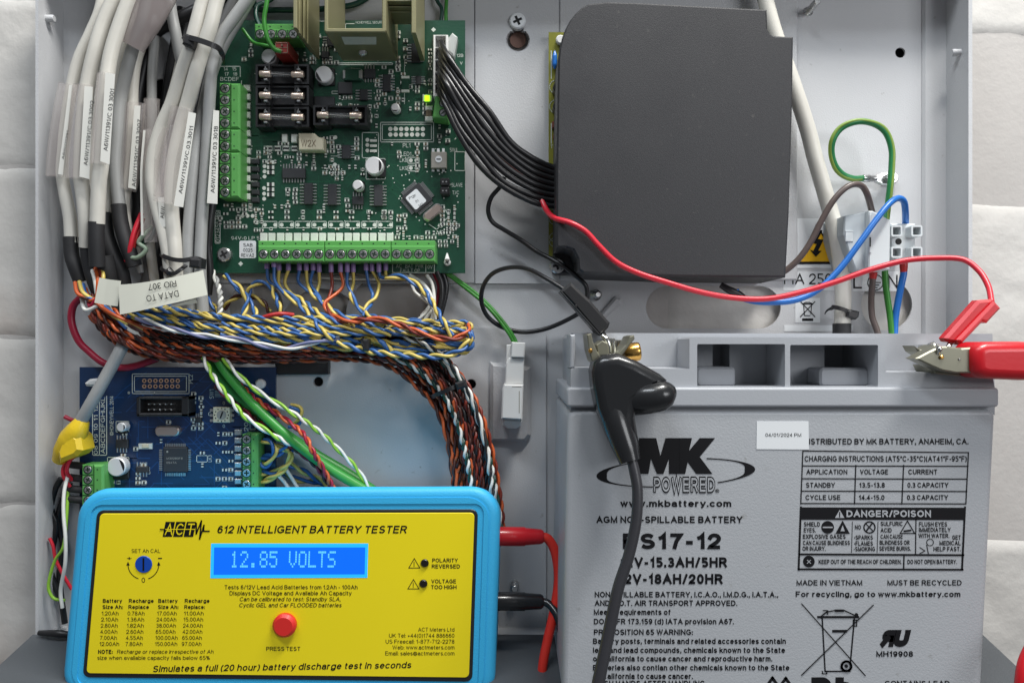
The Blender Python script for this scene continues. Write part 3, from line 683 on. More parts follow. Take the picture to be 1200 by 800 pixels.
# vias and pads
q = MB()
for k in range(7):
    via(q, 457.4 + k * 6.35, 151.3, 2.6, gh); via(q, 457.4 + k * 6.35, 157.8, 2.6, gh)
for x, y in ((430.5, 164), (430.5, 170), (430.5, 176.5), (481.5, 188), (488, 188), (481.5, 197), (488, 197), (310, 195), (310, 201), (310, 207), (309.5, 220.5), (309.5, 227), (309.5, 233), (392.3, 193), (393, 161), (284, 253), (290, 253), (296, 253)):
    via(q, x, y, 2.3, gh)
for x0 in (307.5, 327, 346, 365.5, 385, 404.5, 424, 443): via(q, x0 + 3, 263.5, 2.3, gh); via(q, x0 + 15, 263.5, 2.3, gh)
rnd = random.Random(5)
for _ in range(80): via(q, rnd.uniform(440, 538), rnd.uniform(190, 278), .8, gh)
for _ in range(110): via(q, rnd.uniform(292, 538), rnd.uniform(50, 278), .6, gh)
for x, y in ((432.5, 165), (432.5, 171), (432.5, 177)): q.box(x + 1, y - 1.6, x + 9, y + 1.2, gh, gh + .0006)
q.build('solder_pad', M_pad, g, kind='stuff')
q = MB()
field(q, 346, 178, 372, 200, 0, gh, seed=1, dens=.85); field(q, 370, 192, 420, 206, 0, gh, seed=2, dens=.75); field(q, 333, 220, 350, 244, 0, gh, seed=3); field(q, 318, 238, 334, 246, 0, gh, seed=4)
for i, x0 in enumerate((310, 329, 348, 367, 387, 405, 425, 443)):
    field(q, x0, 245, x0 + 14, 258, 0, gh, 5.6, 2.6, seed=20 + i, dens=1); field(q, x0 + 3, 264, x0 + 12, 272, 0, gh, 4.6, 2.2, seed=30 + i, dens=.9)
field(q, 464, 250, 478, 270, 0, gh, seed=5); field(q, 515, 240, 536, 280, 0, gh, seed=6, dens=.8); field(q, 462, 270, 512, 281, 0, gh, seed=7, dens=.75); field(q, 484, 166, 504, 202, 0, gh, seed=8, dens=.55)
field(q, 406, 122, 445, 150, 0, gh, seed=9, dens=.45); field(q, 438, 76, 470, 118, 0, gh, seed=10, dens=.4); field(q, 362, 35, 398, 76, 0, gh, seed=11, dens=.45); field(q, 462, 36, 480, 84, 0, gh, seed=12, dens=.5)
field(q, 468, 84, 502, 140, 0, gh, seed=13, dens=.35); field(q, 510, 140, 530, 168, 0, gh, seed=14, dens=.5); field(q, 378, 154, 400, 190, 0, gh, seed=15, dens=.5); field(q, 412, 160, 424, 188, 0, gh, seed=16, dens=.6)
field(q, 254, 238, 304, 268, 0, gh, seed=17, dens=.5); field(q, 342, 60, 362, 74, 0, gh, seed=18, dens=.5); field(q, 282, 48, 298, 72, 0, gh, seed=19, dens=.5); field(q, 376, 232, 425, 250, 0, gh, seed=22, dens=.22)
field(q, 308, 160, 340, 182, 0, gh, seed=24, dens=.35)
for i in range(4): smd(q, 315 + i * 10, 174, 6, 6, 90, gh)
for i in range(3): smd(q, 317, 190 + i * 6, 8, 4.2, 0, gh, False); smd(q, 317, 216 + i * 6, 8, 4.2, 0, gh, False)
field(q, 395, 232, 425, 258, 0, gh, seed=81, dens=.18); field(q, 430, 246, 462, 258, 0, gh, seed=82, dens=.5); field(q, 300, 176, 345, 192, 0, gh, 4.6, 2.4, seed=83, dens=.5); field(q, 296, 238, 310, 272, 0, gh, 4.6, 2.4, seed=84, dens=.6)
field(q, 500, 56, 508, 110, 0, gh, 4.2, 2.2, seed=85, dens=.6); field(q, 440, 100, 470, 124, 0, gh, 4.6, 2.4, seed=86, dens=.4); field(q, 395, 112, 420, 130, 0, gh, 4.6, 2.4, seed=87, dens=.5); field(q, 455, 166, 472, 186, 0, gh, 4.6, 2.4, seed=88, dens=.4)
field(q, 512, 262, 540, 290, 0, gh, 4.4, 2.3, seed=89, dens=.6); field(q, 380, 196, 428, 212, 0, gh, 4.4, 2.3, seed=90, dens=.4)
q.build('surface_mount_part', SMDM, g, kind='stuff')
# column of large pads beside the left terminals, row above the bottom ones
for i in range(13):
    q = MB(); y = 103 + i * 10.6; q.box(285, y - 3.6, 293, y + 3.6, gh, gh + .0016, .0003); q.build('surge_suppressor', M_pad, g)
for i in range(6):
    q = MB(); q.box(294, 186 + i * 9, 303, 192 + i * 9, gh, gh + .0022, .0004); q.build('transistor', M_chip, g)
for i in range(16):
    x = 308.5 + i * 9.9
    q = MB(); q.box(x - 4.1, 273, x + (3.6 if i % 2 else 4.4), 284, gh, gh + .002, .0003); q.build('surge_suppressor', M_pad, g)
q = MB(); q.box(330, 157, 336, 167, gh, gh + .002, .0003); q.build('surge_suppressor', M_pad, g)
q = MB(); q.box(341, 157, 348, 167, gh, gh + .002, .0003); q.build('surge_suppressor', M_pad, g)
# chips
soic(g, 344, 203, 27, 12, 8, gh, vert=False); soic(g, 361, 227, 10, 25, 7, gh); soic(g, 389, 228, 10, 25, 7, gh); soic(g, 443, 229, 10, 25, 7, gh)
soic(g, 419, 235, 13, 10, 4, gh, vert=False); soic(g, 405.5, 178, 10, 16, 5, gh); soic(g, 453, 97, 9, 20, 6, gh); soic(g, 433, 86, 13, 11, 4, gh, vert=False); soic(g, 426, 111, 9, 13, 4, gh)
soic(g, 487, 62, 10, 22, 7, gh); soic(g, 490, 94, 6, 10, 5, gh)
q = MB(); q.box(396, 96, 412, 110, gh, gh + .002, .0003); q.build('chip', M_chip, g); q = MB(); q.box(368, 113, 392, 124, gh, gh + .001, .0003); q.build('chip', M_chip, g)
q = MB(); q.box(403, 80, 423, 94, gh, gh + .003, .0004); q.m = 1; q.box(401.5, 82, 405, 92, gh, gh + .0031, .0003); q.box(420, 82, 424.5, 92, gh, gh + .0031, .0003); q.build('inductor', [M_gpcb, M_solder], g)
q = MB(); q.box(470, 90, 479.5, 107, gh, gh + .001, .0003); q.m = 1; q.box(470, 89, 479.5, 92, gh, gh + .0012, .0002); q.box(470, 105, 479.5, 108, gh, gh + .0012, .0002); q.build('diode', [M_gpcb, M_pad], g)
soic(g, 381, 64, 9, 8, 3, gh, vert=False); soic(g, 388, 48, 10, 12, 4, gh)
# QFP on the slant with its sticker
def rot(x, y, u, v, a):
    c, s_ = math.cos(math.radians(a)), math.sin(math.radians(a)); return x + u * c - v * s_, y - (u * s_ + v * c)
q = MB(); A_ = 40
q.rbox(489, 232, 26, 26, A_, gh + .0002, gh + .0018, .0003); q.m = 1
for s_ in range(4):
    for k in range(16):
        x, y = rot(489, 232, (k - 7.5) * 1.35, 15, A_ + 90 * s_); q.rbox(x, y, .7, 4.4, A_ + 90 * s_, gh, gh + .0006)
oq = q.build('processor', [M_chip, M_solder], g)
q = MB(); c4 = [rot(487.5, 233.5, u, v, A_) for u, v in rr(-8.5, -9.5, 8.5, 9.5, 2, 4)]; q.prism(c4, gh + .0018, gh + .0019); oo = q.build('sticker', M_stick, oq)
q = MB(); q.text('P12F', *rot(486, 235, -5, 3.5, A_ - 15), 3, gh + .00195, 9, rot=25); q.text('01', *rot(488, 236, -1, -1.5, A_ - 15), 3, gh + .00195, rot=25); q.text('M2', *rot(489, 237, 0, -6, A_ - 15), 3, gh + .00195, rot=25); q.build('print', M_ink, oo)
q = MB(); pts = [rot(507, 249, u, v, 40) for u, v in rr(-12, -5, 12, 5, 4.8, 6)]; q.prism(pts, gh, gh + .0034, .0006); q.m = 1; pts = [rot(507, 249, u, v, 40) for u, v in rr(-13, -6, 13, 6, 5.4, 6)]; q.prism(pts, gh, gh + .0008, .0002); q.build('crystal', [M_crystal, M_solder], g)
for a in ((379, 87, 10, 150), (463, 126, 5.2, 90), (438, 194, 10.5, 0), (419, 217, 6.2, 60), (315, 66, 9, 40)): ecap(g, a[0], a[1], a[2], gh, a[3])
# rotary switch and jumpers
q = MB(); q.box(505, 178, 523, 197, gh, gh + .0035, .0003); q.m = 1; q.disc(514, 186.5, 4, gh + .0035, gh + .0037, 18); q.m = 2; q.rbox(514, 186.5, 5, 1.2, 0, gh + .0037, gh + .0038)
q.m = 1
for k in range(3): q.box(506 + k * 6, 197, 509 + k * 6, 201, gh, gh + .0008); q.box(506 + k * 6, 174, 509 + k * 6, 178, gh, gh + .0008)
q.build('rotary_switch', [M_sw, M_stick, M_ink], g)
for y in (213, 223.5):
    q = MB(); q.rrect(515.5, y - 4.6, 526.5, y + 4.6, 2, gh, gh + .006, .0005); q.m = 1; q.disc(519, y, 1, gh + .006, gh + .0062, 8); q.disc(523, y, 1, gh + .006, gh + .0062, 8); q.build('jumper', [M_black, M_solder], g)
# fuse holders
def fuse(x0, x1, y, parent, lab=None):
    q = MB(); q.box(x0, y - 11, x1, y + 11.5, gh, gh + .0055, .0004); q.box(x0 + 15, y - 11.4, x1 - 15, y - 9, gh, gh + .0075, .0003)
    for a0, a1 in ((x0, x0 + 17), (x1 - 17, x1)):
        s_ = holed_plate([(a0, y - 11.6), (a1, y - 11.6), (a1, y + 11.6), (a0, y + 11.6)], [[(a0 + 2.4, y - 9.2), (a1 - 2.4, y - 9.2), (a1 - 2.4, y + 9.2), (a0 + 2.4, y + 9.2)]], gh + .0005, gh + .0098); q.add(s_.v, s_.f)
    o = q.build('fuse_holder', M_black, parent)
    cA, cB = pt(x0 + 5, y, gh + .0105), pt(x0 + 18, y, gh + .0105)
    q = MB(); q.lathe(cA, cB, [(0, .0014), (.04, .00165), (.95, .00165), (1, .0015)], 16); q.build('fuse_cap', M_gold, o)
    cC, cD = pt(x1 - 20, y + .6, gh + .0105), pt(x1 - 6, y + .6, gh + .0105)
    q = MB(); q.lathe(cC, cD, [(0, .0015), (.05, .00165), (.96, .00165), (1, .0014)], 16); q.build('fuse_cap', M_gold, o)
    q = MB(); q.lathe(cB, cC, [(0, .00125), (1, .00125)], 16); q.build('glass_tube', M_glass, o)
    q = MB(); q.tube([(x0 + 17, y - .6, gh + .0105), (x1 - 20, y + 1.2, gh + .0105)], .4, 6); q.build('fuse_wire', M_fwire, o)
    for xx in (x0 + 11.5, x1 - 12.5):
        q = MB(); q.box(xx - 2, y - 7, xx + 2, y - 5, gh + .0085, gh + .0122, .0002); q.box(xx - 2, y + 5, xx + 2, y + 7, gh + .0085, gh + .0122, .0002)
        q.tube([(xx, y - 8.5, gh + .0095), (xx, y - 6, gh + .0125)], .8, 6); q.tube([(xx, y + 8.5, gh + .0095), (xx, y + 6, gh + .0125)], .8, 6); q.build('clip', M_solder, o)
fuse(299.5, 362, 87, g); fuse(299.5, 362, 112, g); fuse(299.5, 362, 137, g); fuse(367, 430, 135, g)
# yellowish relay-like part, red connector, sticker, LED, white connector
q = MB(); q.prism([(349.5, 156), (368, 156), (374, 161), (379, 161), (379, 176), (350, 176)], gh, gh + .006, .0005); o = q.build('relay', M_beige, g)
q = MB(); q.text('W2X', 353, 172, 8, gh + .0061, 17); q.build('print', M_smdbody, o)
q = MB(); q.box(322, 49, 338, 63, gh, gh + .017, .0006); o = q.build('red_header', M_redconn, g)
q = MB(); q.stroke([(323, 50.5), (337, 50.5), (337, 62), (323, 62)], .8, gh + .0172, True); q.stroke([(324, 56), (337, 56)], .7, gh + .0173)
for y in (53, 59): q.disc(330, y, 1.1, gh + .017, gh + .0178, 8)
q.build('header_pin', M_smdbody, o)
q = MB(); q.rrect(280.5, 282, 300, 302.5, 2, gh, gh + .0001); o = q.build('revision_sticker', M_stick, g)
q = MB(); q.text('SAB', 285, 289, 4, gh + .0002, 11); q.text('0025', 285, 295, 4, gh + .0002, 11); q.text('REV:A2', 282.5, 301, 4, gh + .0002, 15); q.build('print', M_ink, o)
screw(g, 262, 298, 8.3, gh, gh + .0028, M_steel, 30); screw(g, 524, 307, 4, gh, gh + .0025, M_wplas, 30)
q = MB(); q.tube([(524, 297, gh + .001), (524, 305, gh + .003)], [1, 3.5], 8); q.build('standoff_clip', M_wplas, g)
q = MB(); q.box(495, 111, 506, 119, gh, gh + .001, .0002); q.m = 1; q.box(497.5, 111.5, 503, 118, gh + .001, gh + .0022, .0004); q.build('status_led', [M_pad, M_ledg], g, label='glowing yellow-green indicator light')
q = MB(); q.box(498, 124, 507, 129, gh, gh + .002, .0003); q.box(498, 136, 507, 142, gh, gh + .002, .0003); q.m = 1; q.box(499, 128, 506, 137, gh, gh + .0018, .0003); q.build('varistor', [M_pad, M_smdbody], g)
q = MB(); pts = [rot(517.5, 126, u, v, -8) for u, v in ((-9, -13), (9, -13), (9, 13), (-9, 13))]; q.prism(pts, gh, gh + .0095, .0005); o = q.build('terminal_block', M_tgreen, g)
for y in (121, 132):
    q = MB(); q.disc(519, y, 4.6, gh + .0094, gh + .0096, 14); q.m = 1; q.disc(519, y, 3.6, gh + .0094, gh + .0098, 14, .0002); q.m = 0; q.rbox(519, y, 5, 1.2, 40, gh + .0098, gh + .00995); q.build('screw', [M_tdark, M_steel], o)
q = MB(); q.box(507.5, 41, 525, 113, gh, gh + .002, .0004)
for a in ((507.5, 41, 510, 113), (522, 41, 525, 113)): q.box(*a, gh, gh + .0095, .0003)
for k in range(6): q.box(510, 41 + k * 14.2, 522, 41 + k * 14.2 + 1.6, gh, gh + .0093, .0003)
q.box(510, 109, 522, 113, gh, gh + .0093, .0003); wc = q.build('wire_header', M_wplas, g, label='tall white connector taking the black wires')
q = MB(); q.prism([(524, 46), (530, 38), (536, 43), (535, 50), (532, 66), (524, 60)], gh, gh + .006, .0008); q.build('board_clip', mat('clear_plastic', rgb(205, 208, 205), .15, alpha=.75, spec=.8), g)
# terminals
terminals(g, 302, 282, 510, 306.5, 16, gh, gh + .0125, True, blocks=[6, 6, 4])
terminals(g, 257, 97, 281, 232, 10, gh, gh + .0115, False, blocks=[4, 2, 4])
terminals(g, 298, 28, 350, 45, 4, gh, gh + .012, True)
# heat sinks
q = MB()
q.prism([(380, -40), (384.4, -40), (384.4, 33), (447.6, 33), (447.6, -40), (452.5, -40), (452.5, 36), (451, 37.8), (382, 37.8), (380, 36)], gh + .002, .0475, .0004)
hs_ = q.build('heat_sink', M_alu, g, label='tall folded aluminium bracket with small grey sticker')
# sticker on the downward-looking face
zf = pt(0, 37.8, .0475).z - 0.00015; vs = [Vector(((x - 600) * (D - h) / F, -h, zf)) for x, h in ((400, .0425), (441, .0425), (441, .0335), (404, .0335))]
# reposition so that the corners sit on the face at those depths
q = MB(); q.add(vs, [(3, 2, 1, 0)]); q.add([v + Vector((0, 0, 0.0001)) for v in vs], [(0, 1, 2, 3)]); q.build('sticker', mat('grey_sticker', rgb(196, 196, 190), .5, var=.1, vscale=900), hs_)
q = MB(); A = Vector((pt(425, 0, .025).x, -.0245, zf)); q.lathe(A, A + Vector((0, 0, -.002)), [(0, .0022), (.6, .002), (1, .001)], 14); q.build('screw', M_steel, hs_)
for i, (x, y1) in enumerate(((343.5, 33), (349.5, 39), (354.5, 45), (359, 51))):
    q = MB(); q.box(x, -40, x + (4.5 if i == 0 else 2.2), y1, gh + .004, .044 - .003 * i, .0003); q.build('heat_sink_fin', M_alu, g)
q = MB(); q.box(482, -40, 487.5, 39, gh + .002, .0465, .0003); q.build('heat_sink', M_alu, g, label='thin upright aluminium plate at the top right of the board')
for i, y in enumerate((0, 7, 13)):
    q = MB(); q.box(453.5, y, 481.5, y + 1.6, gh + .012, .044 - .004 * i, .0003); q.build('heat_sink_fin', M_alu, g)

# ================================================================ blue expander board
bh = .0085
b = thing('expander_board', 'dark blue circuit board with black header and green terminals, left of centre', 'circuit board', 208, 515, bh)
q = MB(); q.box(93, 430, 323, 640, bh - .0016, bh, .0001); q.build('substrate', M_bpcb, b)
rnd = random.Random(8); q = MB()
for _ in range(90):
    x, y = rnd.uniform(110, 300), rnd.uniform(450, 590); P_ = [(x, y)]
    for _k in range(rnd.randint(1, 3)):
        dx, dy = rnd.choice(((1, 0), (0, 1), (1, 1), (1, -1), (-1, 0))); l = rnd.uniform(6, 34)
        x = min(316, max(98, x + dx * l)); y = min(600, max(436, y + dy * l)); P_.append((x, y))
    q.stroke(P_, .9, bh + .00002 + rnd.random() * .00003)
q.build('copper_trace', M_btrace, b, kind='stuff')
q = MB(); hs = bh + .00008
sbox(155, 438, 221.5, 461); sbox(157.5, 440.5, 218.5, 458.5); q.stroke([(181, 461), (181, 458.5)], 1, hs)
q.stroke([(108.5, 485), (108.5, 533), (125, 533), (125, 464)], .9, hs); q.stroke([(116.5, 470), (116.5, 533)], .8, hs)
q.text('08 09 10 11 12', 114.5, 532, 4.6, hs, 58, rot=90); q.text('ABCDEFGHIJKL', 123, 531, 5, hs, 66, rot=90); q.text('©HONEYWELL 2014', 133, 510, 4.4, hs, 46, rot=90)
q.text('PL2', 226, 449, 5, hs, 10, rot=90); q.text('PL3', 226, 473, 5, hs, 10, rot=90); q.text('SW1', 250.5, 467, 5, hs, 11, rot=90); q.text('200-01', 291, 505, 5, hs, 30, rot=90); q.text('LK3', 248, 541, 4, hs, 8, rot=90); q.text('LK4', 176, 555, 4, hs, 8, rot=90)
sbox(222.5, 466, 214, 487); q.text('C', 244, 487, 4.5, hs); q.text('4', 279, 487, 4.5, hs); q.text('0', 261, 474, 4, hs); q.text('0', 261, 501, 4, hs); sbox(230.5, 533.5, 243, 541); sbox(150, 459, 152, 461)
for k in range(7): q.stroke([(252, 458 + k * 1.6), (262, 458 + k * 1.6)], .5, hs) if k < 5 else None
sbox(293, 490, 299, 503); sbox(136, 493.5, 151, 506); sbox(126, 535.5, 151, 556)
q.build('silkscreen', M_silk, b)
q = MB()
for k in range(7):
    for y in (446, 452.5):
        q.m = 0; q.disc(169 + k * 6.55, y, 2.5, bh, bh + .00012, 14); q.m = 1; q.disc(169 + k * 6.55, y, 1.2, bh, bh + .0002, 10)
q.build('plated_hole', [mat('copper_ring', rgb(214, 176, 150), .4, metal=.4), M_hole], b)
q = MB()
for i in range(9):
    field(q, 252, 504 + i * 10.5, 274, 513 + i * 10.5, 0, bh, 5.4, 2.7, seed=50 + i, dens=.9)
field(q, 222, 459, 240, 504, 0, bh, seed=61, dens=.55); field(q, 185, 492, 210, 497, 0, bh, seed=62, dens=.8); field(q, 183, 513, 194, 520, 0, bh, seed=63); field(q, 232, 528, 242, 533, 0, bh, seed=64, dens=1); field(q, 232, 541, 242, 549, 0, bh, seed=65, dens=1)
field(q, 140, 506, 152, 511, 0, bh, seed=66); field(q, 155, 523, 162, 534, 0, bh, seed=67); field(q, 138, 530, 150, 536, 0, bh, seed=68); field(q, 158, 542, 172, 568, 0, bh, seed=69, dens=.5); field(q, 120, 556, 150, 568, 0, bh, seed=70, dens=.5)
q.build('surface_mount_part', SMDM, b, kind='stuff')
for i in range(7):
    q = MB(); y = 506.5 + i * 9.6; q.box(274.5, y - 3.3, 283, y + 3.3, bh, bh + .002, .0004); q.build('surge_suppressor', M_solder, b)
q = MB()
for a in ((160, 465, 221, 468), (160, 484, 221, 488), (160, 465, 164, 488), (212, 465, 221, 488)): q.box(*a, bh, bh + .0085, .0005)
q.box(160, 466, 221, 487, bh, bh + .002); o = q.build('pin_header', M_black, b, label='black shrouded ten-pin header')
for k in range(5):
    for y in (473.5, 480): q = MB(); q.box(173 + k * 6.6, y - .8, 174.6 + k * 6.6, y + .8, bh + .002, bh + .007, .0002); q.build('pin', M_solder, o)
q = MB(); q.text('12345', 166, 482, 3.4, bh + .0088) if 0 else None
q = MB(); q.rrect(181, 499, 209.5, 511, 5.6, bh, bh + .0034, .0006); q.build('crystal', M_crystal, b)
q = MB(); q.box(191, 524, 219, 553, bh + .0002, bh + .0018, .0003); q.m = 1
for k in range(12):
    for s_ in (-1, 1):
        q.box(193.5 + k * 2.05, 538.5 + s_ * 17.2 - 1.8, 194.7 + k * 2.05, 538.5 + s_ * 17.2 + 1.8, bh, bh + .0006); q.box(205 + s_ * 16.7 - 1.8, 526.5 + k * 2.1, 205 + s_ * 16.7 + 1.8, 527.7 + k * 2.1, bh, bh + .0006)
o = q.build('processor', [M_chip, M_solder], b)
q = MB(); q.disc(196, 529, 1.2, bh + .0018, bh + .00185, 10); q.text('M30280F8', 195, 538, 2.4, bh + .00185, 19); q.text('0947A', 195, 543, 2.4, bh + .00185, 12); q.build('print', M_sw, o)
soic(b, 142.5, 520, 14, 10, 4, bh, vert=False); soic(b, 232, 492, 7, 6, 3, bh, vert=False); soic(b, 166, 550, 14, 7, 4, bh, vert=False)
ecap(b, 141.5, 500.5, 5.6, bh, 0); ecap(b, 136, 547, 11.2, bh, -20)
q = MB(); q.box(162, 519.5, 178, 526, bh, bh + .001, .0002); q.m = 1; q.box(166, 520.5, 174, 525, bh + .001, bh + .0016, .0003); q.build('indicator_led', [M_pad, M_beige], b)
q = MB(); q.box(249.5, 477, 269, 495, bh, bh + .0035, .0003); q.m = 1; q.disc(259.5, 486, 5.6, bh + .0035, bh + .0037, 20); q.m = 2; q.rbox(259.5, 486, 8, 1.6, 70, bh + .0037, bh + .0038)
for k in range(12): q.rbox(259.5 + 8 * math.cos(k * PI / 6), 486 + 7.6 * math.sin(k * PI / 6), 1.3, 1.3, 0, bh + .0035, bh + .0036)
q.m = 3
for k in range(3): q.box(269, 479 + k * 6, 274, 482 + k * 6, bh, bh + .001); q.box(246, 479 + k * 6, 249.5, 482 + k * 6, bh, bh + .001)
q.build('rotary_switch', [M_beige, M_sw, M_ink, M_solder], b)
terminals(b, 284, 508, 302, 600, 7, bh, bh + .0105, False, blocks=[7])
terminals(b, 96, 544, 121, 592, 4, bh, bh + .0105, False, blocks=[4])
q = MB(); q.disc(304, 450, 5.8, bh, bh + .0028, 16, .0008); q.build('standoff_clip', M_wplas, b)
q = MB(); q.prism([(98, 449), (104, 444), (113, 443), (118, 446), (119, 452), (110, 453), (100, 452.5)], bh, bh + .004, .0012); q.build('standoff_clip', M_wplas, b)
q = MB(); q.box(322, 424, 384.5, 438.5, .0015, .0065, .0006); q.build('foam_strip', M_black, cab) 
# ================================================================ battery
def fb(x, y):
    if y > 478: x = x - (y - 478) * (0.018 + 0.032 * (x - 660) / 500)
    return x, y
bt = thing('battery', 'large grey sealed lead-acid battery with black printed text and moulded lid', 'battery', 915, 815, .044)
def rprism(q, pts, h0, h1, r, steps=4):
    """prism whose front edge is rounded with radius r (metres)"""
    n = len(pts); top = [q.P(x, y, h1) for x, y in pts]
    a = sum(top[i].x * top[(i + 1) % n].z - top[(i + 1) % n].x * top[i].z for i in range(n))
    if a < 0: top.reverse()
    nm = []
    for i in range(n):
        A, B, C = top[i - 1], top[i], top[(i + 1) % n]; e1 = Vector((B.x - A.x, B.z - A.z)).normalized(); e2 = Vector((C.x - B.x, C.z - B.z)).normalized()
        n1 = Vector((-e1.y, e1.x)); n2 = Vector((-e2.y, e2.x)); m = (n1 + n2).normalized(); nm.append(m / max(.4, m.dot(n1)))
    rings = [[Vector((p.x, -h0, p.z)) for p in top]]
    for s in range(steps + 1):
        a = s / steps * PI / 2; ins = r * (1 - math.cos(a)); hh = h1 - r + r * math.sin(a)
        rings.append([Vector((p.x + m.x * ins, -hh, p.z + m.y * ins)) for p, m in zip(top, nm)])
    vs = [v for R_ in rings for v in R_]; fs = []
    for k in range(len(rings) - 1):
        for i in range(n): j = (i + 1) % n; fs.append((k * n + i, k * n + j, (k + 1) * n + j, (k + 1) * n + i))
    q.add(vs, fs, True); o = (len(rings) - 1) * n
    if convex(rings[-1]):
        c = sum(rings[-1], Vector()) / n; q.add(rings[-1] + [c], [(i, (i + 1) % n, n) for i in range(n)])
    else: q.add(rings[-1], [tuple(range(n))])
    q.add(rings[0], [tuple(reversed(range(n)))])
q = MB(fb); rprism(q, rr(665, 479.5, 1168, 818, 10, 5), .006, .0822, .0022); q.build('case', M_batt, bt)
q = MB(fb); rprism(q, rr(664.5, 454, 1171, 477, 4, 4), .006, .0835, .0010); q.box(669, 470, 1166, 486, .010, .0795)
q.build('lid', M_batt2, bt)
q = MB(); q.prism([(666, 462), (1110, 462), (1112, 396), (1106, 391), (670, 391), (666, 396)], .0065, .044, .001)
sl = holed_plate([(668, 460), (1166, 460), (1163, 391), (672, 390)], [[(835, 402), (855, 402), (855, 431), (835, 431)], [(966, 402), (1004, 402), (1004, 431), (966, 431)]], .044, .058)
q.v_off = None
for f_ in sl.f: pass
q.add(sl.v, sl.f); q.build('lid_base', M_batt2, bt)
fr = holed_plate([(669, 456), (669, 433), (672, 431.5), (808, 432), (808, 397), (810, 395), (1034, 396), (1037, 398), (1038, 436), (1160, 437), (1163, 439), (1166, 456)],
                 [rr(817, 403, 920, 453, 1.5, 2), rr(926, 404, 1029, 453, 1.5, 2)], .0585, .0810)
fr.build('carry_frame', M_batt2, bt)
q = MB(); q.rrect(816, 430, 862, 453, 5, .0586, .072, .0009); q.build('lid_block', M_batt2, bt)
q = MB(); q.rrect(961, 431, 1019, 453, 5, .0586, .072, .0009); q.build('lid_block', M_batt2, bt)
q = MB(); q.box(668, 392, 674, 431, .0586, .078, .0006); q.build('terminal_recess_rib', M_batt2, bt)
# terminals
q = MB(); q.box(711, 396, 721, 421, .0586, .068, .0003); q.box(722, 398, 735, 419, .0586, .066, .0003); q.build('terminal_post', M_chrome, bt)
q = MB(); A, B = pt(731, 413.5, .073), pt(750, 411.5, .073); q.lathe(A, B, [(0, .0036), (.1, .0040), (.85, .0040), (.95, .0038), (1, .0033)], 28); q.build('terminal_bolt', M_brass, bt, label='shiny brass bolt on the left terminal')
q = MB(); q.box(1090, 404, 1102, 430, .0586, .068, .0003); q.build('terminal_post', M_chrome, bt)
A, B = pt(1088, 412, .069), pt(1099, 406, .071); q = MB(); q.lathe(A, B, [(0, .0024), (.2, .003), (.9, .003), (1, .0024)], 14); q.build('terminal_bolt', M_chrome, bt)
# printing on the case
P0 = .08235; q = MB()
def ell(a): return 792 + 93 * math.cos(math.radians(a)) , 553.5 - 17 * math.sin(math.radians(a)) - 4 * math.cos(math.radians(a))
def swoosh(a0, a1, hh):
    step = 5; A = list(range(a0, a1 + 1, step)); o_ = []; i_ = []
    for a in A:
        x, y = ell(a); t = 1.2 + 11 * abs(math.cos(math.radians(a))) ** 8
        cx, cy = 792, 553.5; dx = -math.cos(math.radians(a)) * t; dy = math.sin(math.radians(a)) * (1.2 + .25 * t)
        o_.append((x, y)); i_.append((x + dx, y + dy))
    for k in range(len(A) - 1): q.flat([o_[k], o_[k + 1], i_[k + 1], i_[k]], hh)
swoosh(-58, 70, P0); swoosh(128, 255, P0)
q.flat([(744, 555), (749, 513), (769, 513), (774, 534), (780, 513), (796.2, 513), (796.2, 555), (784, 555), (784, 537), (777.5, 555), (770, 555), (763, 537), (760, 555)], P0 + .00003)
q.flat([(796, 513), (811, 513), (807.5, 528), (820, 513), (838, 513), (820, 535), (835, 555), (816, 555), (806, 541), (803, 555), (796, 555)], P0 + .00003)
q.text('POWERED', 766, 577, 18.5, P0 + .00006, 72, bold=.034, inset=.26); q.text('®', 838, 577, 4.5, P0, 5)
q.text('www.mkbattery.com', 727, 593.5, 7.8, P0, 130, bold=0.0162); q.text('AGM NON-SPILLABLE BATTERY', 699, 612.5, 8, P0, 171, bold=0.0162)
q.text('PS17-12', 730, 643, 18.5, P0, 115, bold=.020); q.text('12V-15.3AH/5HR', 727, 664.5, 12, P0, 125, bold=0.0225); q.text('12V-18AH/20HR', 725, 684, 12, P0, 122, bold=0.0225)
for s, y, x0, x1, hh in (('NON-SPILLABLE BATTERY, I.C.A.O., I.M.D.G., I.A.T.A.,', 699.5, 697, 912, 7.2), ('AND D.O.T. AIR TRANSPORT APPROVED.', 709.5, 697, 864, 7.2),
                     ('Meets requirements of', 720, 696, 786, 7.2), ('DOT CFR 173.159 (d) IATA provision A67.', 731, 696, 860, 7.2), ('PROPOSITION 65 WARNING:', 743.5, 696, 812, 7.2),
                     ('Battery posts, terminals and related accessories contain', 754, 695, 921, 7.2), ('lead and lead compounds, chemicals known to the State', 764.5, 695, 920, 7.2),
                     ('of California to cause cancer and reproductive harm.', 774.5, 695, 905, 7.2), ('Batteries also contian other chemicals known to the State', 785, 695, 925, 7.2),
                     ('of California to cause cancer.', 795, 695, 812, 7.2), ('WASH HANDS AFTER HANDLING.', 803.5, 694, 828, 7.2)):
    q.text(s, x0, y, hh * .92, P0, x1 - x0, bold=0.0144)
q.text('DISTRIBUTED BY MK BATTERY, ANAHEIM, CA.', 942, 520.5, 6.9, P0, 193, bold=0.0126)
for p in ([(941, 528), (1135, 530)], [(940.5, 545.5), (1134.5, 546)], [(940, 560.5), (1133.5, 561)], [(939.5, 575), (1133, 575.5)], [(939, 589.5), (1132, 590)]): q.stroke(p, 1.3, P0)
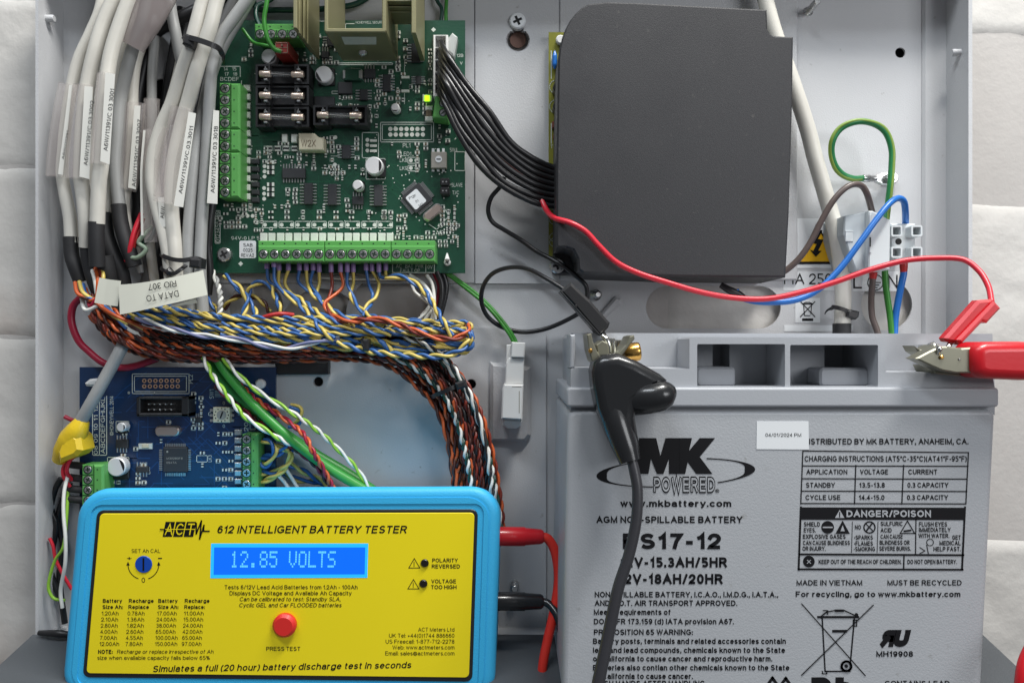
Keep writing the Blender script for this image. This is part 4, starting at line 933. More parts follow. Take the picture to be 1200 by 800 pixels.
for p in ([(941, 528), (938.5, 590)], [(1135, 530), (1132, 590)], [(1003, 545), (1001.5, 590)], [(1059, 545), (1057, 590)]): q.stroke(p, 1.3, P0 + .00003)
q.text('CHARGING INSTRUCTIONS (AT5°C-35°C)(AT41°F-95°F)', 943, 540.5, 6.6, P0, 190, bold=0.0108)
for s, x, y, w in (('APPLICATION', 945, 555.5, 48), ('VOLTAGE', 1008, 555.5, 33), ('CURRENT', 1064.5, 555.5, 34), ('STANDBY', 944.5, 571, 34), ('13.5-13.8', 1007, 571, 30), ('0.3 CAPACITY', 1063.5, 571, 48),
                   ('CYCLE USE', 944, 585.5, 41), ('14.4-15.0', 1006.5, 585.5, 30), ('0.3 CAPACITY', 1063, 585.5, 48)): q.text(s, x, y, 5.9, P0, w, bold=0.0126)
q.flat([(938.5, 594), (1131.5, 594.5), (1131, 609), (938, 608.5)], P0)
for p in ([(938.6, 594), (936, 667)], [(1131, 594), (1127.5, 667)], [(936, 666.5), (1128, 667)], [(937, 649), (1129, 650)], ): q.stroke(p, 2.2, P0 + .00003)
q.stroke([(1073.5, 608), (1073, 649)], 1.2, P0); q.stroke([(1059.5, 650), (1059, 667)], 1.6, P0); q.stroke([(999, 611), (998, 647)], .7, P0); q.stroke([(1029, 611), (1028, 647)], .7, P0)
for s, x, y, w in (('SHIELD', 942, 616.5, 19), ('EYES.', 942, 623.5, 14), ('EXPLOSIVE GASES', 941, 631, 50), ('CAN CAUSE BLINDNESS', 941, 638.3, 55), ('OR INJURY.', 940.5, 645, 27), ('NO', 1002, 620, 7), ('•SPARKS', 1001, 632, 22),
                   ('•FLAMES', 1001, 639, 22), ('•SMOKING', 1000.5, 645.5, 25), ('SULFURIC', 1032, 616, 26), ('ACID', 1032, 623.5, 13), ('CAN CAUSE', 1032, 631, 26), ('BLINDNESS OR', 1031, 638, 35), ('SEVERE BURNS.', 1030.5, 645, 37),
                   ('FLUSH EYES', 1077, 616.5, 33), ('IMMEDIATELY', 1077, 623, 37), ('WITH WATER.', 1076.5, 630, 36), ('GET', 1116, 632, 10), ('MEDICAL', 1101, 638.5, 25), ('HELP FAST.', 1094, 645.5, 32),
                   ('KEEP OUT OF THE REACH OF CHILDREN.', 959.5, 660.5, 97), ('DO NOT OPEN BATTERY.', 1063.5, 660.5, 58)): q.text(s, x, y, 5.3, P0, w, bold=0.0144)
q.disc(970, 617.5, 7.4, P0 - .0003, P0 + .00001, 20); q.flat([(979, 625), (996, 625), (987.5, 609.5)], P0)
q.stroke([(1019 + 6.5 * math.cos(a * PI / 10), 617.5 + 6.5 * math.sin(a * PI / 10)) for a in range(20)], 1.4, P0, True); q.stroke([(1014.5, 613), (1023.5, 622)], 1.2, P0 + .00003); q.stroke([(1015, 622), (1022, 613)], 1.6, P0 + .00006)
q.stroke([(1055, 624.5), (1072, 624.5), (1063.5, 610)], 1.1, P0, True); q.stroke([(1060, 622), (1067, 621)], 2, P0 + .00003)
q.disc(948, 657.5, 6.8, P0 - .0003, P0 + .00001, 20)
q.stroke([(1090 + 4 * math.cos(a * PI / 8), 635 + 4 * math.sin(a * PI / 8)) for a in range(16)], .8, P0, True); q.stroke([(1078, 641), (1084, 645), (1078, 648)], .9, P0); q.stroke([(1086, 638), (1088, 648)], 1, P0)
q.text('MADE IN VIETNAM', 933.5, 685.5, 6.3, P0, 77, bold=0.0108); q.text('MUST BE RECYCLED', 1040, 685.5, 6.3, P0, 87, bold=0.0108); q.text('For recycling, go to www.mkbattery.com', 932.5, 699, 6.6, P0, 193, bold=0.0126)
bx = 955
q.stroke([(962.5, 723.5), (963.5, 722), (967, 786), (996, 786)], 1.6, P0); q.stroke([(1001.5, 723), (996.5, 778)], 1.6, P0 + .00003); q.stroke([(959, 722.5), (1005.5, 722.5)], 2.6, P0 + .00006)
q.stroke([(963, 721), (969, 716.5), (980, 714.5), (990, 715), (1003, 721)], 1.4, P0 + .00009); q.stroke([(939.5, 707), (1014, 791)], 1.2, P0 + .00012); q.stroke([(1023.5, 708.5), (939.5, 790.5)], 1.2, P0 + .00015)
q.stroke([(977, 739), (991, 739)], 3.2, P0); q.flat([(978.5, 713.5), (989, 713.5), (989, 716.5), (978.5, 716.5)], P0 + .00018); q.stroke([(965, 715), (970, 715), (970, 719)], 1.4, P0 + .0002); q.stroke([(1000, 726), (1004, 726), (1004, 733), (1000, 733)], 1.2, P0, True)
q.stroke([(992 + 5.6 * math.cos(a * PI / 8), 780 + 5.6 * math.sin(a * PI / 8)) for a in range(16)], 2.6, P0 + .00021, True); q.disc(992, 780, 2, P0 - .0003, P0 + .0002, 10); q.disc(1004, 720, 2, P0 - .0003, P0 + .0002, 10)
q.stroke([(964, 786), (964, 789), (969, 789), (969, 786)], 1.2, P0 + .0002)
q.text('R', 1046.5, 757.5, 20, P0, 15.5, bold=0.0450, mirror=True, shear=-.3); q.text('U', 1045.5, 757.5, 20, P0, 17.5, bold=0.0450, shear=.3); q.text('®', 1060.5, 740.5, 3, P0); q.text('MH19908', 1027, 769, 6.6, P0, 43, bold=0.0144)
q.text('Pb', 951, 826, 33, P0, 50, bold=0.0540); q.text('CONTAINS LEAD', 1037, 803, 6, P0, 76, bold=0.0108)
for a in range(3):
    x, y = 913 + 9 * math.cos(a * 2.094 + .5), 803 - 10 * math.sin(a * 2.094 + .5); q.stroke([(x - 5, y + 3), (x, y - 4), (x + 5, y + 3)], 3.4, P0 + a * .00003)
q.build('printed_text', M_ink, bt)
q = MB(); q.text('POWERED', 766, 577, 18.5, P0 + .00012, 72, bold=.002, inset=.26)
q.build('outlined_lettering', M_batt, bt); q = MB(); q.text('DANGER/POISON', 992, 605.5, 8.0, P0 + .00004, 99, bold=0.0180); q.flat([(978.5, 606.5), (989.5, 606.5), (984, 597)], P0 + .00004); q.stroke([(965, 617.5), (975, 617.5)], 1.6, P0 + .0001); q.flat([(985, 622), (990, 622), (987.5, 615)], P0 + .0001)
q.text('x', 945.5, 660, 6, P0 + .0001, 5)
q.build('reversed_text', M_batt, bt)
q = MB(); q.stroke([(984, 600), (984, 603)], 1.3, P0 + .00008); q.stroke([(984, 604), (984, 605.2)], 1.3, P0 + .00008); q.build('warning_mark', M_ink, bt)
q = MB(); q.prism([(887, 493.5), (947.5, 493.5), (948, 526.5), (886.5, 526)], .0822, .0824); dst = q.build('date_sticker', M_stick, bt, label='small white sticker with a date')
q = MB(); q.text('04/01/2024 PM', 897, 511.5, 4.2, .0825, 42); q.build('print', M_ink, dst)

# ================================================================ battery tester
def tq(u, v):  # u 0..1 across, v 0..1 down the yellow face
    tl, tr, br, bl = (117.5, 602), (556, 601), (549.5, 793), (101.5, 788)
    x = (tl[0] * (1 - u) + tr[0] * u) * (1 - v) + (bl[0] * (1 - u) + br[0] * u) * v
    y = (tl[1] * (1 - u) + tr[1] * u) * (1 - v) + (bl[1] * (1 - u) + br[1] * u) * v
    return x, y
def ft(x, y):  # nominal rectangle 118..556 x 602..790 -> the leaning one
    return tq((x - 118) / 438, (y - 602) / 188)
tt = thing('battery_tester', 'bright blue handheld battery tester with yellow face, lit blue display and red button', 'battery tester', 330, 822, .035)
q = MB(ft); rprism(q, rr(88, 571, 586, 824, 36, 8), .012, .0578, .0040, 6)
q.v = [(x, y, z - max(0, .0578 + y) / .0458 * .0095) for x, y, z in q.v]; q.build('rubber_case', M_cblue, tt)
ring = holed_plate([ft(*p) for p in rr(101, 584, 573, 812, 26, 7)], [[ft(*p) for p in rr(107, 591, 567, 805, 12, 6)]], .057, .0583)
ring.build('case_rim', M_cblue, tt)
q = MB(ft); q.prism(rr(113.5, 597.5, 560, 795.5, 8, 5), .0570, .0582, .0003); q.build('face_frame', M_black, tt)
q = MB(ft); q.prism(rr(117.5, 601.5, 556, 790.5, 5, 5), .0574, .0586, .0002); face = q.build('face_plate', M_yface, tt)
T0 = .0587
q = MB(); q.prism([(247.5, 636.5), (431.5, 636.5), (430.5, 676.5), (246.5, 677)], T0 - .0003, T0, 0); q.build('display_edge', M_lcd2, tt)
q = MB(); q.prism([(251, 641), (428, 641), (427.3, 672.5), (250.3, 673)], T0, T0 + .0001); disp = q.build('display', M_lcd, tt, label='lit blue display reading 12.85 volts')
FONT5 = {'1': ('00100', '01100', '00100', '00100', '00100', '00100', '01110'), '2': ('01110', '10001', '00001', '00010', '00100', '01000', '11111'), '.': ('00000',) * 5 + ('01100', '01100'),
         '8': ('01110', '10001', '10001', '01110', '10001', '10001', '01110'), '5': ('11111', '10000', '11110', '00001', '00001', '10001', '01110'), 'V': ('10001', '10001', '10001', '10001', '10001', '01010', '00100'),
         'O': ('01110', '10001', '10001', '10001', '10001', '10001', '01110'), 'L': ('10000',) * 6 + ('11111',), 'T': ('11111',) + ('00100',) * 6, 'S': ('01111', '10000', '10000', '01110', '00001', '00001', '11110'), ' ': ('00000',) * 7}
q = MB()
for i, ch in enumerate('12.85 VOLTS'):
    for r_, row in enumerate(FONT5[ch]):
        for c_, v in enumerate(row):
            if v == '1':
                x = 270.5 + i * 11.4 + c_ * 1.86 - r_ * .1; y = 645.5 + r_ * 2.75; q.flat([(x, y), (x + 1.6, y), (x + 1.6, y + 2.4), (x, y + 2.4)], T0 + .0002)
q.build('digits', M_lcdt, disp)
q = MB()
q.text('612 INTELLIGENT BATTERY TESTER', 254, 624.5, 9, T0, 222, bold=0.0108, shear=.22)
for i, ch in enumerate('ACT'):
    x = 191.5 + i * 12.4; q.flat([(x - 1, 628.5), (x + 2.6, 611), (x + 13.6, 611), (x + 10, 628.5)], T0 + i * .00002)
q.stroke([(188, 620), (193, 620)], 1.5, T0 + .0002); q.stroke([(224, 626), (230, 613), (230, 625), (236, 610), (234, 631), (239, 615), (238.5, 622), (245, 622)], 1.6, T0 + .0001)
q.text('SET Ah CAL', 154, 647.3, 4.4, T0, 34); q.text('+', 148.5, 656, 5.5, T0, 6); q.text('-', 184.5, 656, 5.5, T0, 6, bold=0.0180); q.text('0', 166, 682.2, 6, T0)
for s in (-1, 1):
    q.stroke([(168 + s * 18 * math.cos(math.radians(a)), 661 + 17.5 * math.sin(math.radians(a))) for a in range(0, 71, 10)], .9, T0); q.flat([(168 + s * 18 - 2, 662), (168 + s * 18 + 2, 662), (168 + s * 18, 657.5)], T0 + .00002)
for s, y, x0, x1, sh in (('Tests 6/12V Lead Acid Batteries from 1.2Ah - 100Ah', 690, 263, 419, 0), ('Displays DC Voltage and Available Ah Capacity', 697, 269, 412, 0), ('Can be calibrated to test: Standby SLA,', 704, 280.5, 399, .2), ('Cyclic GEL and Car FLOODED batteries', 711, 280, 400, .2)):
    q.text(s, x0, y, 4.9, T0, x1 - x0, bold=0.0036, shear=sh)
q.text('PRESS TEST', 312, 762, 4.8, T0, 40, bold=0.0054)
q.text('Simulates a full (20 hour) battery discharge test in seconds', 178.5, 787, 7.6, T0, 303, bold=0.0072, shear=.22, rot=.9)
for s, x, y, w in (('POLARITY', 506.5, 658.5, 30), ('REVERSED', 506, 665.5, 33), ('VOLTAGE', 505.5, 683, 29), ('TOO HIGH', 505, 689.8, 30)): q.text(s, x, y, 4.7, T0, w, bold=0.0108)
for cx, cy in ((485.5, 660), (484.5, 684.5)): q.stroke([(cx - 6.5, cy + 5), (cx + 6.5, cy + 5), (cx, cy - 6)], .8, T0, True); q.text('!', cx - .6, cy + 3.5, 6, T0)
for s, y, x0 in (('ACT Meters Ltd', 739.5, 490), ('UK Tel: +44(0)1744 886660', 746.5, 456), ('US Freecall: 1-877-712-2278', 753.5, 452), ('Web: www.actmeters.com', 760.3, 460), ('Email: sales@actmeters.com', 767.3, 451.5)): q.text(s, x0, y, 4.7, T0, 532.5 - x0)
for cx, l1, l2 in ((120.5, 'Battery', 'Size Ah:'), (151, 'Recharge', 'Replace'), (185.5, 'Battery', 'Size Ah:'), (216.5, 'Recharge', 'Replace:')):
    q.text(l1, cx, 705.8, 4.6, T0, 22.5 if 'B' in l1 else 29, bold=0.0126); q.text(l2, cx - .5, 713, 4.6, T0, 24, bold=0.0126)
cols = ((119, ('1.20Ah', '2.10Ah', '2.80Ah', '4.00Ah', '7.00Ah', '12.00Ah')), (149.5, ('0.78Ah', '1.36Ah', '1.82Ah', '2.60Ah', '4.55Ah', '7.80Ah')), (184, ('17.00Ah', '24.00Ah', '38.00Ah', '65.00Ah', '100.00Ah', '150.00Ah')), (215.5, ('11.00Ah', '15.00Ah', '24.00Ah', '42.00Ah', '65.00Ah', '97.00Ah')))
for x, vals in cols:
    for k, s in enumerate(vals): q.text(s, x - k * .5, 720.5 + k * 7.15, 4.7, T0, 3.15 * len(s) + 1)
q.text('NOTE:', 115, 765.5, 4.8, T0, 17, bold=0.0180); q.text('Recharge or replace irrespective of Ah', 137, 765.3, 4.6, T0, 113, shear=.15); q.text('size when available capacity falls below 65%', 114, 772.5, 4.6, T0, 132)
q.build('printed_text', M_ink, face)
q = MB()
for i, ch in enumerate('ACT'): q.text(ch, 193 + i * 12.4, 626.5, 13.5, T0 + .0001, 8.6, bold=.0, shear=.22)
q.stroke([(190, 619.8), (228, 619.8)], .9, T0 + .00014)
q.build('reversed_text', M_yface, face)
q = MB(); q.disc(168, 661, 10, T0 - .0004, T0 + .0003, 28, .0002); q.m = 1; q.rbox(168, 661, 2, 15, 0, T0 + .0003, T0 + .00036); q.build('dial', [mat('blue_dial', rgb(14, 70, 170), .35), M_ink], tt)
q = MB(); q.disc(332, 734.5, 15, T0 - .0004, T0 + .0001, 32); q.m = 1; q.disc(332, 734, 13.8, T0, T0 + .0030, 36, .0012); q.build('push_button', [M_yface, M_rbtn], tt)
for x, y in ((497.5, 660), (496, 684)): q = MB(); q.disc(x, y, 4.8, T0 - .0003, T0 + .0008, 20, .0004); q.build('indicator_light', M_ledoff, tt)

def lead(name, label, cat, pts, r, m_, sides=12, group=None):
    q = MB(); q.tube(pts, r, sides, 10); return q.build(name, m_, label=label, cat=cat, group=group)
rl = thing('test_lead', 'red test lead with moulded plug in the upper socket of the blue tester', 'test lead', 611, 628, .04)
q = MB(); A, B = pt(578, 628, .040), pt(637, 628.5, .040); q.lathe(A, B, [(0, .0044), (.62, .0044), (.64, .0040), (.95, .0034), (1, .0027)], 20); q.build('plug', M_rclamp, rl)
q = MB(); q.tube([(634, 628.5, .04), (643, 632, .04), (651, 648, .04), (654.5, 678, .04), (650, 712, .042), (642, 748, .045), (636, 780, .048), (632, 830, .05)], 5.6, 14, 10); q.build('cable', M_rlead, rl)
bl_ = thing('test_lead', 'black test lead with moulded plug in the lower socket of the blue tester', 'test lead', 611, 704, .04)
q = MB(); A, B = pt(578, 704, .040), pt(637, 704.5, .040); q.lathe(A, B, [(0, .0042), (.62, .0042), (.64, .0039), (.95, .0034), (1, .0025)], 20); q.build('plug', M_rubber, bl_)
q = MB(); q.tube([(634, 704, .04), (644, 708, .042), (654, 724, .046), (660, 752, .05), (662, 782, .05), (660, 830, .05)], 4.6, 14, 10); q.build('cable', M_rubber, bl_)

# ================================================================ black crocodile clamp on the left terminal
bc = thing('crocodile_clamp', 'black sleeved crocodile clamp and thick cable gripping the left battery terminal', 'clamp', 740, 470, .09)
q = MB()
rprism(q, [(694, 436), (697, 424), (706, 416), (726, 414.5), (748, 423), (776, 439), (784, 446), (770, 462), (748, 474), (746, 490), (752, 530), (748, 541), (732, 544), (724, 534), (712, 508), (701, 480), (696, 456)], .084, .0990, .0040, 5)
q.tube([(708, 432, .088), (713, 460, .091), (723, 495, .0945), (733, 524, .0965), (738.5, 541, .098)], [11, 18, 17.5, 15.5, 12.5], 18, 6)
q.tube([(726, 470, .086), (742, 469, .092), (760, 466, .0955), (775, 463, .096), (784, 461, .0955), (787, 461, .095)], [13, 18, 19, 18.5, 14, 7], 20, 6)
q.build('sleeve', M_rubber, bc)
q = MB(); q.tube([(739, 534, .099), (743.5, 552, .100), (747, 575, .101), (745.5, 610, .102), (737, 650, .103), (725, 687, .104), (716.5, 725, .105), (709, 762, .106), (701, 800, .107), (696, 830, .108)], [6, 6.4, 6.4, 6.6, 6.8, 7, 7.2, 7.4, 7.6, 7.8], 16, 10)
q.build('cable', mat('dark_grey_rubber_lead', rgb(50, 50, 54), .38, bump=.08, scale=500, var=.08), bc)
q = MB()
q.prism([(688, 392), (693, 390.5), (695, 400), (700, 412), (706, 420), (700, 428), (694, 424), (690, 410)], .072, .090, .0004)
q.prism([(738, 394), (743, 392.5), (744, 397), (738, 404), (726, 421), (718, 424), (720, 418), (733, 404)], .072, .090, .0004)
q.prism([(699, 404), (706, 399), (712, 402), (715, 418), (702, 420)], .070, .086, .0003)
q.build('jaw', M_clampm, bc)
q = MB(); q.tube([(706, 393, .082), (711, 398, .083), (714, 408, .083), (712, 420, .082)], [2.5, 3.4, 3.6, 3], 10); q.tube([(719, 398, .078), (720, 418, .080)], 2.2, 8); q.build('spring', M_chrome, bc)
q = MB(); q.disc(692, 411, 2.6, .0895, .091, 12, .0003); q.build('rivet', M_brass, bc)

# ================================================================ red crocodile clamp at the right terminal
rc = thing('crocodile_clamp', 'red sleeved crocodile clamp with bare metal jaws on the right battery terminal', 'clamp', 1150, 422, .085)
q = MB(); rprism(q, [(1143, 410), (1149, 403), (1158, 400.5), (1200, 400), (1262, 403), (1262, 446), (1200, 446), (1158, 444), (1149, 441), (1143, 434)], .082, .0965, .0040, 6); q.build('sleeve', M_rclamp, rc)
q = MB(); q.prism([(1073, 420), (1090, 411), (1101, 406), (1110, 405.5), (1127, 408), (1148, 406), (1148, 437), (1120, 437), (1104, 434), (1092, 429)], .085, .0925, .0006); q.build('jaw', M_clampm, rc)
q = MB(); q.prism([(1072, 405), (1079, 410), (1088, 409), (1098, 404), (1104, 406), (1098, 415), (1084, 417), (1076, 412)], .070, .080, .0006); q.prism([(1091, 428), (1104, 432), (1128, 436), (1126, 441), (1096, 438)], .070, .084, .0005); q.build('jaw', M_clampm, rc)
q = MB(); q.disc(1104.5, 418.5, 2.4, .0924, .0935, 12, .0003); q.m = 1; q.disc(1125, 421, 1.4, .0924, .093, 10, .0002); q.build('rivet', [M_brass, M_chrome], rc)
q = MB(); q.tube([(1098, 404, .091), (1101, 409, .0935), (1098, 415, .092)], [2, 3, 2], 10); q.tube([(1093, 411, .088), (1096, 416, .090), (1090, 420, .088)], [1, 2.2, 1], 8); q.build('spring', M_chrome, rc)
q = MB(); q.prism([(1093, 433), (1125, 437), (1120, 441), (1098, 439)], .060, .070, .0005); q.build('lower_sleeve', M_rclamp, rc)
q = MB(); q.tube([(1255, 425, .088), (1300, 440, .09), (1330, 520, .092), (1310, 640, .094), (1240, 720, .096), (1208, 765, .098), (1199, 800, .10), (1199, 850, .10)], 9, 16, 10); q.build('cable', M_rclamp, rc)

# ================================================================ push-on connectors of the supply's battery leads
bs = thing('battery_lead', 'thin black wire looping left of the battery into a black insulated push-on connector', 'wire', 680, 360, .05)
q = MB(); q.prism([(656, 341), (669, 330.5), (679, 340), (692, 352), (715, 378), (713, 384), (704, 393), (700, 391), (672, 358)], .052, .0640, .0012); q.build('connector_sleeve', M_black, bs)
q = MB(); q.prism([(656.5, 342), (658, 341), (703, 391), (704, 393), (700, 391)], .0635, .0648, .0003); q.box(674, 357, 676, 361, .064, .0648, .0001); q.build('sleeve_ridge', M_black, bs)
q = MB(); q.tube([(706, 388, .058), (710, 398, .068), (713, 406, .074)], [2.8, 3.2, 3], 8); q.build('tab', M_chrome, bs)
q = MB(); q.tube([(591, 208, .020), (586, 219, .020), (576, 231, .018), (572, 246, .016), (577, 260, .014), (592, 270, .013), (610, 281, .013), (628, 294, .014), (645, 303, .016), (662, 313, .020), (677, 325, .022), (687, 336, .022), (687.5, 352, .02), (684, 362, .018), (668, 373, .014), (640, 385, .010), (612, 389, .008), (588, 383, .008), (571, 370, .010), (564, 352, .014), (567, 334, .020), (578, 320, .028), (597, 313.5, .036), (618, 315, .045), (640, 326, .053), (664, 341, .058)], 2.7, 10, 6)
q.build('wire', M_blackwire, bs)
rs = thing('battery_lead', 'thin red wire crossing the black cover into a red insulated push-on connector', 'wire', 1140, 378, .06)
q = MB(); q.tube([(630, 225, .018), (641, 247, .024), (651, 256, .036), (668, 261, .041), (686, 271, .0415), (702, 288, .0415), (722, 307, .0415), (748, 320, .0415), (782, 331, .042), (820, 342, .042), (860, 349, .041), (900, 350, .042), (940, 342, .044), (980, 330, .046), (1020, 316, .048), (1060, 305.5, .050), (1095, 302.5, .052), (1128, 304, .056), (1147, 317, .062), (1158, 335, .068), (1162, 354, .074)], 3.3, 12, 6); q.build('wire', M_red, rs)
q = MB(); q.prism([(1107.5, 396), (1147, 351.5), (1164, 350), (1174, 361), (1158, 378.5), (1152.5, 377), (1127, 404), (1121, 402), (1110, 400)], .0768, .0815, .0012); q.build('connector_sleeve', M_rclamp, rs)
q = MB(); q.prism([(1122, 398), (1166, 352), (1174, 361), (1158, 378), (1152.5, 377), (1127, 404)], .0790, .0835, .0010); q.build('connector_ridge', M_rclamp, rs)
q = MB(); q.tube([(1116, 398, .078), (1112, 405, .080), (1108, 410, .080)], [3, 3, 2.4], 8); q.build('tab', M_chrome, rs)
# ================================================================ mains side
mc = thing('mains_cable', 'thick white mains cable running down behind the black cover to the battery top', 'cable', 950, 180, .01)
q = MB(); q.tube([(890, -30, .012), (897, 0, .012), (908, 40, .012), (928, 95, .012), (946, 150, .012), (955, 185, .012), (968, 230, .012), (979, 270, .013), (985, 305, .014), (988, 345, .014), (986.5, 386, .014)], 9, 16, 8); q.build('sheath', M_white, mc)
q = MB(); q.tube([(986.5, 379, .014), (986.5, 384, .014), (986.5, 400, .014)], 10.2, 16); q.build('end_sleeve', M_shrink, mc)
ct = thing('cable_tie', 'black cable tie round the white mains cable just above the battery', 'cable tie', 986, 364, .018)
q = MB(); q.ribbon([(973, 361, .012), (977, 360, .0172), (986, 362, .0188), (996, 366, .0172), (1000, 369, .010)], 4.6, .0008); q.build('strap', M_black, ct)
q = MB(); q.prism([(993.5, 364), (998, 362.5), (1008, 365), (1007, 371), (1003.5, 374.5), (993, 371)], .012, .020, .0008); q.tube([(974, 361, .014), (969, 364, .012), (966.5, 368, .011)], [1.6, 1.2, .6], 6); q.build('head', M_black, ct)
# earth loop
el = thing('earth_wire', 'green and yellow earth wire curling in a loop to a ring terminal', 'wire', 1010, 175, .01)
path = [(1011, 209, .008), (1000, 209.5, .009), (988, 205, .010), (979, 195, .012), (974.5, 180, .014), (976, 165, .016), (984, 152, .017), (997, 144.5, .018), (1012, 142.5, .018), (1028, 147, .018), (1039, 157, .018), (1045, 175, .018), (1045, 195, .018), (1043, 220, .018), (1040, 245, .016), (1038, 262, .012)]
q = MB(); q.tube(path, 3.7, 12, 8); q.build('wire', mat('earth_green', rgb(44, 128, 76), .36, var=.05), el)
# yellow stripe: a narrow strip lying on the insulation
q = MB(); q.tube([(x + (-1.5 if i < 9 else 1.5), y - (1.4 if 3 < i < 12 else -1), h + .0008) for i, (x, y, h) in enumerate(path)], 2.2, 8, 8); q.build('stripe', mat('earth_yellow', rgb(124, 152, 62), .4), el)
q = MB(); A, B = pt(1011, 209, .0075), pt(1027, 209.5, .0075); q.lathe(A, B, [(0, .0019), (.5, .0019), (.55, .0016), (1, .0016)], 14); q.build('crimp', M_steel, el)
q = MB(); q.prism([(1026, 205), (1032, 202.5), (1040, 201), (1047, 202), (1050, 207), (1049, 213), (1042, 217), (1034, 216), (1027, 213)], .004, .0065, .0005); q.build('ring_terminal', M_steel, el)
q = MB(); q.disc(1046, 208, 7.5, .0003, .004, 20, .0005); q.disc(1045, 208, 5.5, .0065, .010, 6, .0005); q.build('earth_nut', M_steel, cab)
# fuse carrier and terminal block
fc = thing('fuse_carrier', 'pale grey box-shaped fuse carrier left of the small terminal block', 'fuse holder', 1015, 285, .001)
q = MB(); q.prism([(1018, 247), (1023, 247), (1044, 258), (1043, 316), (1018, 316)], .0002, .028, .0006); q.build('body', M_gplas, fc)
q = MB(); q.prism([(989.5, 253), (1018, 247), (1018, 316), (1003, 317), (995, 296), (989, 275)], .0002, .0245, .0006); q.build('cap', mat('grey_nylon_cap', rgb(178, 186, 190), .42), fc)
q = MB(); q.box(1019, 251, 1021.5, 296, .028, .0286, .0002); q.m = 1; q.box(1019.2, 278, 1020.6, 289, .0286, .0288); q.build('slot', [M_gplas, M_hole], fc)
q = MB(); q.box(991, 270, 1000, 271.5, .0245, .0250); q.box(991, 271.5, 1000, 283, .0245, .0249, .0002); q.build('tab', M_gplas, fc)
tb = thing('terminal_block', 'small pale grey four-way screw terminal block with square sockets', 'terminal block', 1062, 284, .001)
q = MB(); q.box(1044, 262, 1073, 305, .0002, .019, .0006); q.build('body', M_gplas, tb)
for x in (1051, 1074.5):
    for y in (270.5, 295.5):
        o_ = rr(x - 6.5, y - 6.5, x + 6.5, y + 6.5, 2, 3); i_ = rr(x - 4.6, y - 4.6, x + 4.6, y + 4.6, 1, 3)
        s_ = holed_plate(o_, [i_], .006, .0245); s_.build('socket', M_gplas, tb)
        q = MB(); q.disc(x, y, 3.6, .012, .018, 12, .0004); q.m = 1; q.rbox(x, y, 6, 1.2, 30, .018, .0181); q.build('screw', [M_steel, M_hole], tb)
q = MB(); q.disc(1053, 283, 3.8, .0188, .0191, 14); q.build('fixing_hole', M_hole, tb)
lead('mains_wire', 'brown mains wire arching over the white cable into the fuse carrier', 'wire', [(905, 325, .020), (922, 316, .022), (938, 301, .024), (952, 280, .026), (963, 258, .028), (976, 236, .030), (990, 221, .031), (1002, 216, .030), (1011, 219, .028), (1017, 230, .026), (1022, 249, .020)], 3.6, M_mbrown)
lead('mains_wire', 'brown mains wire with red ferrule dropping from the fuse carrier behind the battery', 'wire', [(1023, 312, .014), (1022.5, 330, .014), (1021, 350, .013), (1022, 370, .012), (1027, 385, .012), (1032, 400, .012)], 3.5, M_mbrown)
q = MB(); q.tube([(1023, 314, .014), (1023.3, 320, .014), (1022.8, 327, .014)], [4.5, 4.5, 3.8], 12); q.build('ferrule', M_redf, bpy.data.objects['mains_wire.001'])
lead('mains_wire', 'blue mains wire rising in a hook to the top of the terminal block', 'wire', [(862, 340, .03), (868, 348, .030), (885, 353, .030), (905, 354, .030), (930, 352, .030), (953, 343, .030), (972, 328, .031), (990, 308, .032), (1010, 281, .033), (1028, 256, .033), (1042, 239, .031), (1052, 232.5, .028), (1059, 236, .026), (1061, 248, .022), (1061, 266, .014)], 3.7, M_mblue)
q = MB(); q.tube([(845, 334, .028), (855, 340, .030), (864, 344, .030), (871, 349, .030)], [3.6, 4.6, 4.6, 4.2], 12); q.build('end_sleeve', M_black, bpy.data.objects['mains_wire.002'])
lead('mains_wire', 'blue mains wire with red ferrule below the terminal block', 'wire', [(1059, 306, .014), (1059, 320, .014), (1056, 335, .014), (1052, 355, .013), (1049, 375, .012), (1048, 400, .012)], 3.8, M_mblue)
q = MB(); q.tube([(1059, 305, .014), (1059, 312, .014), (1059, 319, .014)], [4.5, 4.5, 3.8], 12); q.build('ferrule', M_redf, bpy.data.objects['mains_wire.003'])
lead('earth_wire', 'straight green earth wire running down through the round opening above the battery', 'wire', [(1037, 312, .012), (1037.5, 330, .012), (1040, 350, .012), (1043, 370, .012), (1046, 400, .012)], 3.5, M_grn)

# white inline connector with its two green wires
ic = thing('inline_connector', 'white plastic inline connector clipped upright on the cabinet louvre', 'connector', 602, 455, .008)
q = MB(); q.prism([(599.5, 400.5), (616, 401.5), (614.5, 419), (599, 418.5)], .006, .017, .0005); q.prism([(593.5, 404), (599.5, 403), (599, 425), (593, 425)], .006, .012, .0004); q.prism([(593, 425), (596, 419), (614.5, 419.5), (613.5, 450), (592, 450)], .005, .0155, .0005)
q.build('plug', M_wplas, ic)
q = MB(); q.prism([(590.5, 450), (613.5, 450.5), (612, 492), (587.5, 490.5), (588.5, 456)], .005, .018, .0007); q.prism([(588, 491), (612, 492.5), (610, 499), (605, 502), (594, 502), (589, 498)], .005, .014, .0008); q.m = 1; q.box(600, 452.5, 611, 453.3, .018, .0181); q.box(608, 458, 609, 484, .018, .0181)
q.build('socket', [M_wplas, M_sw], ic)
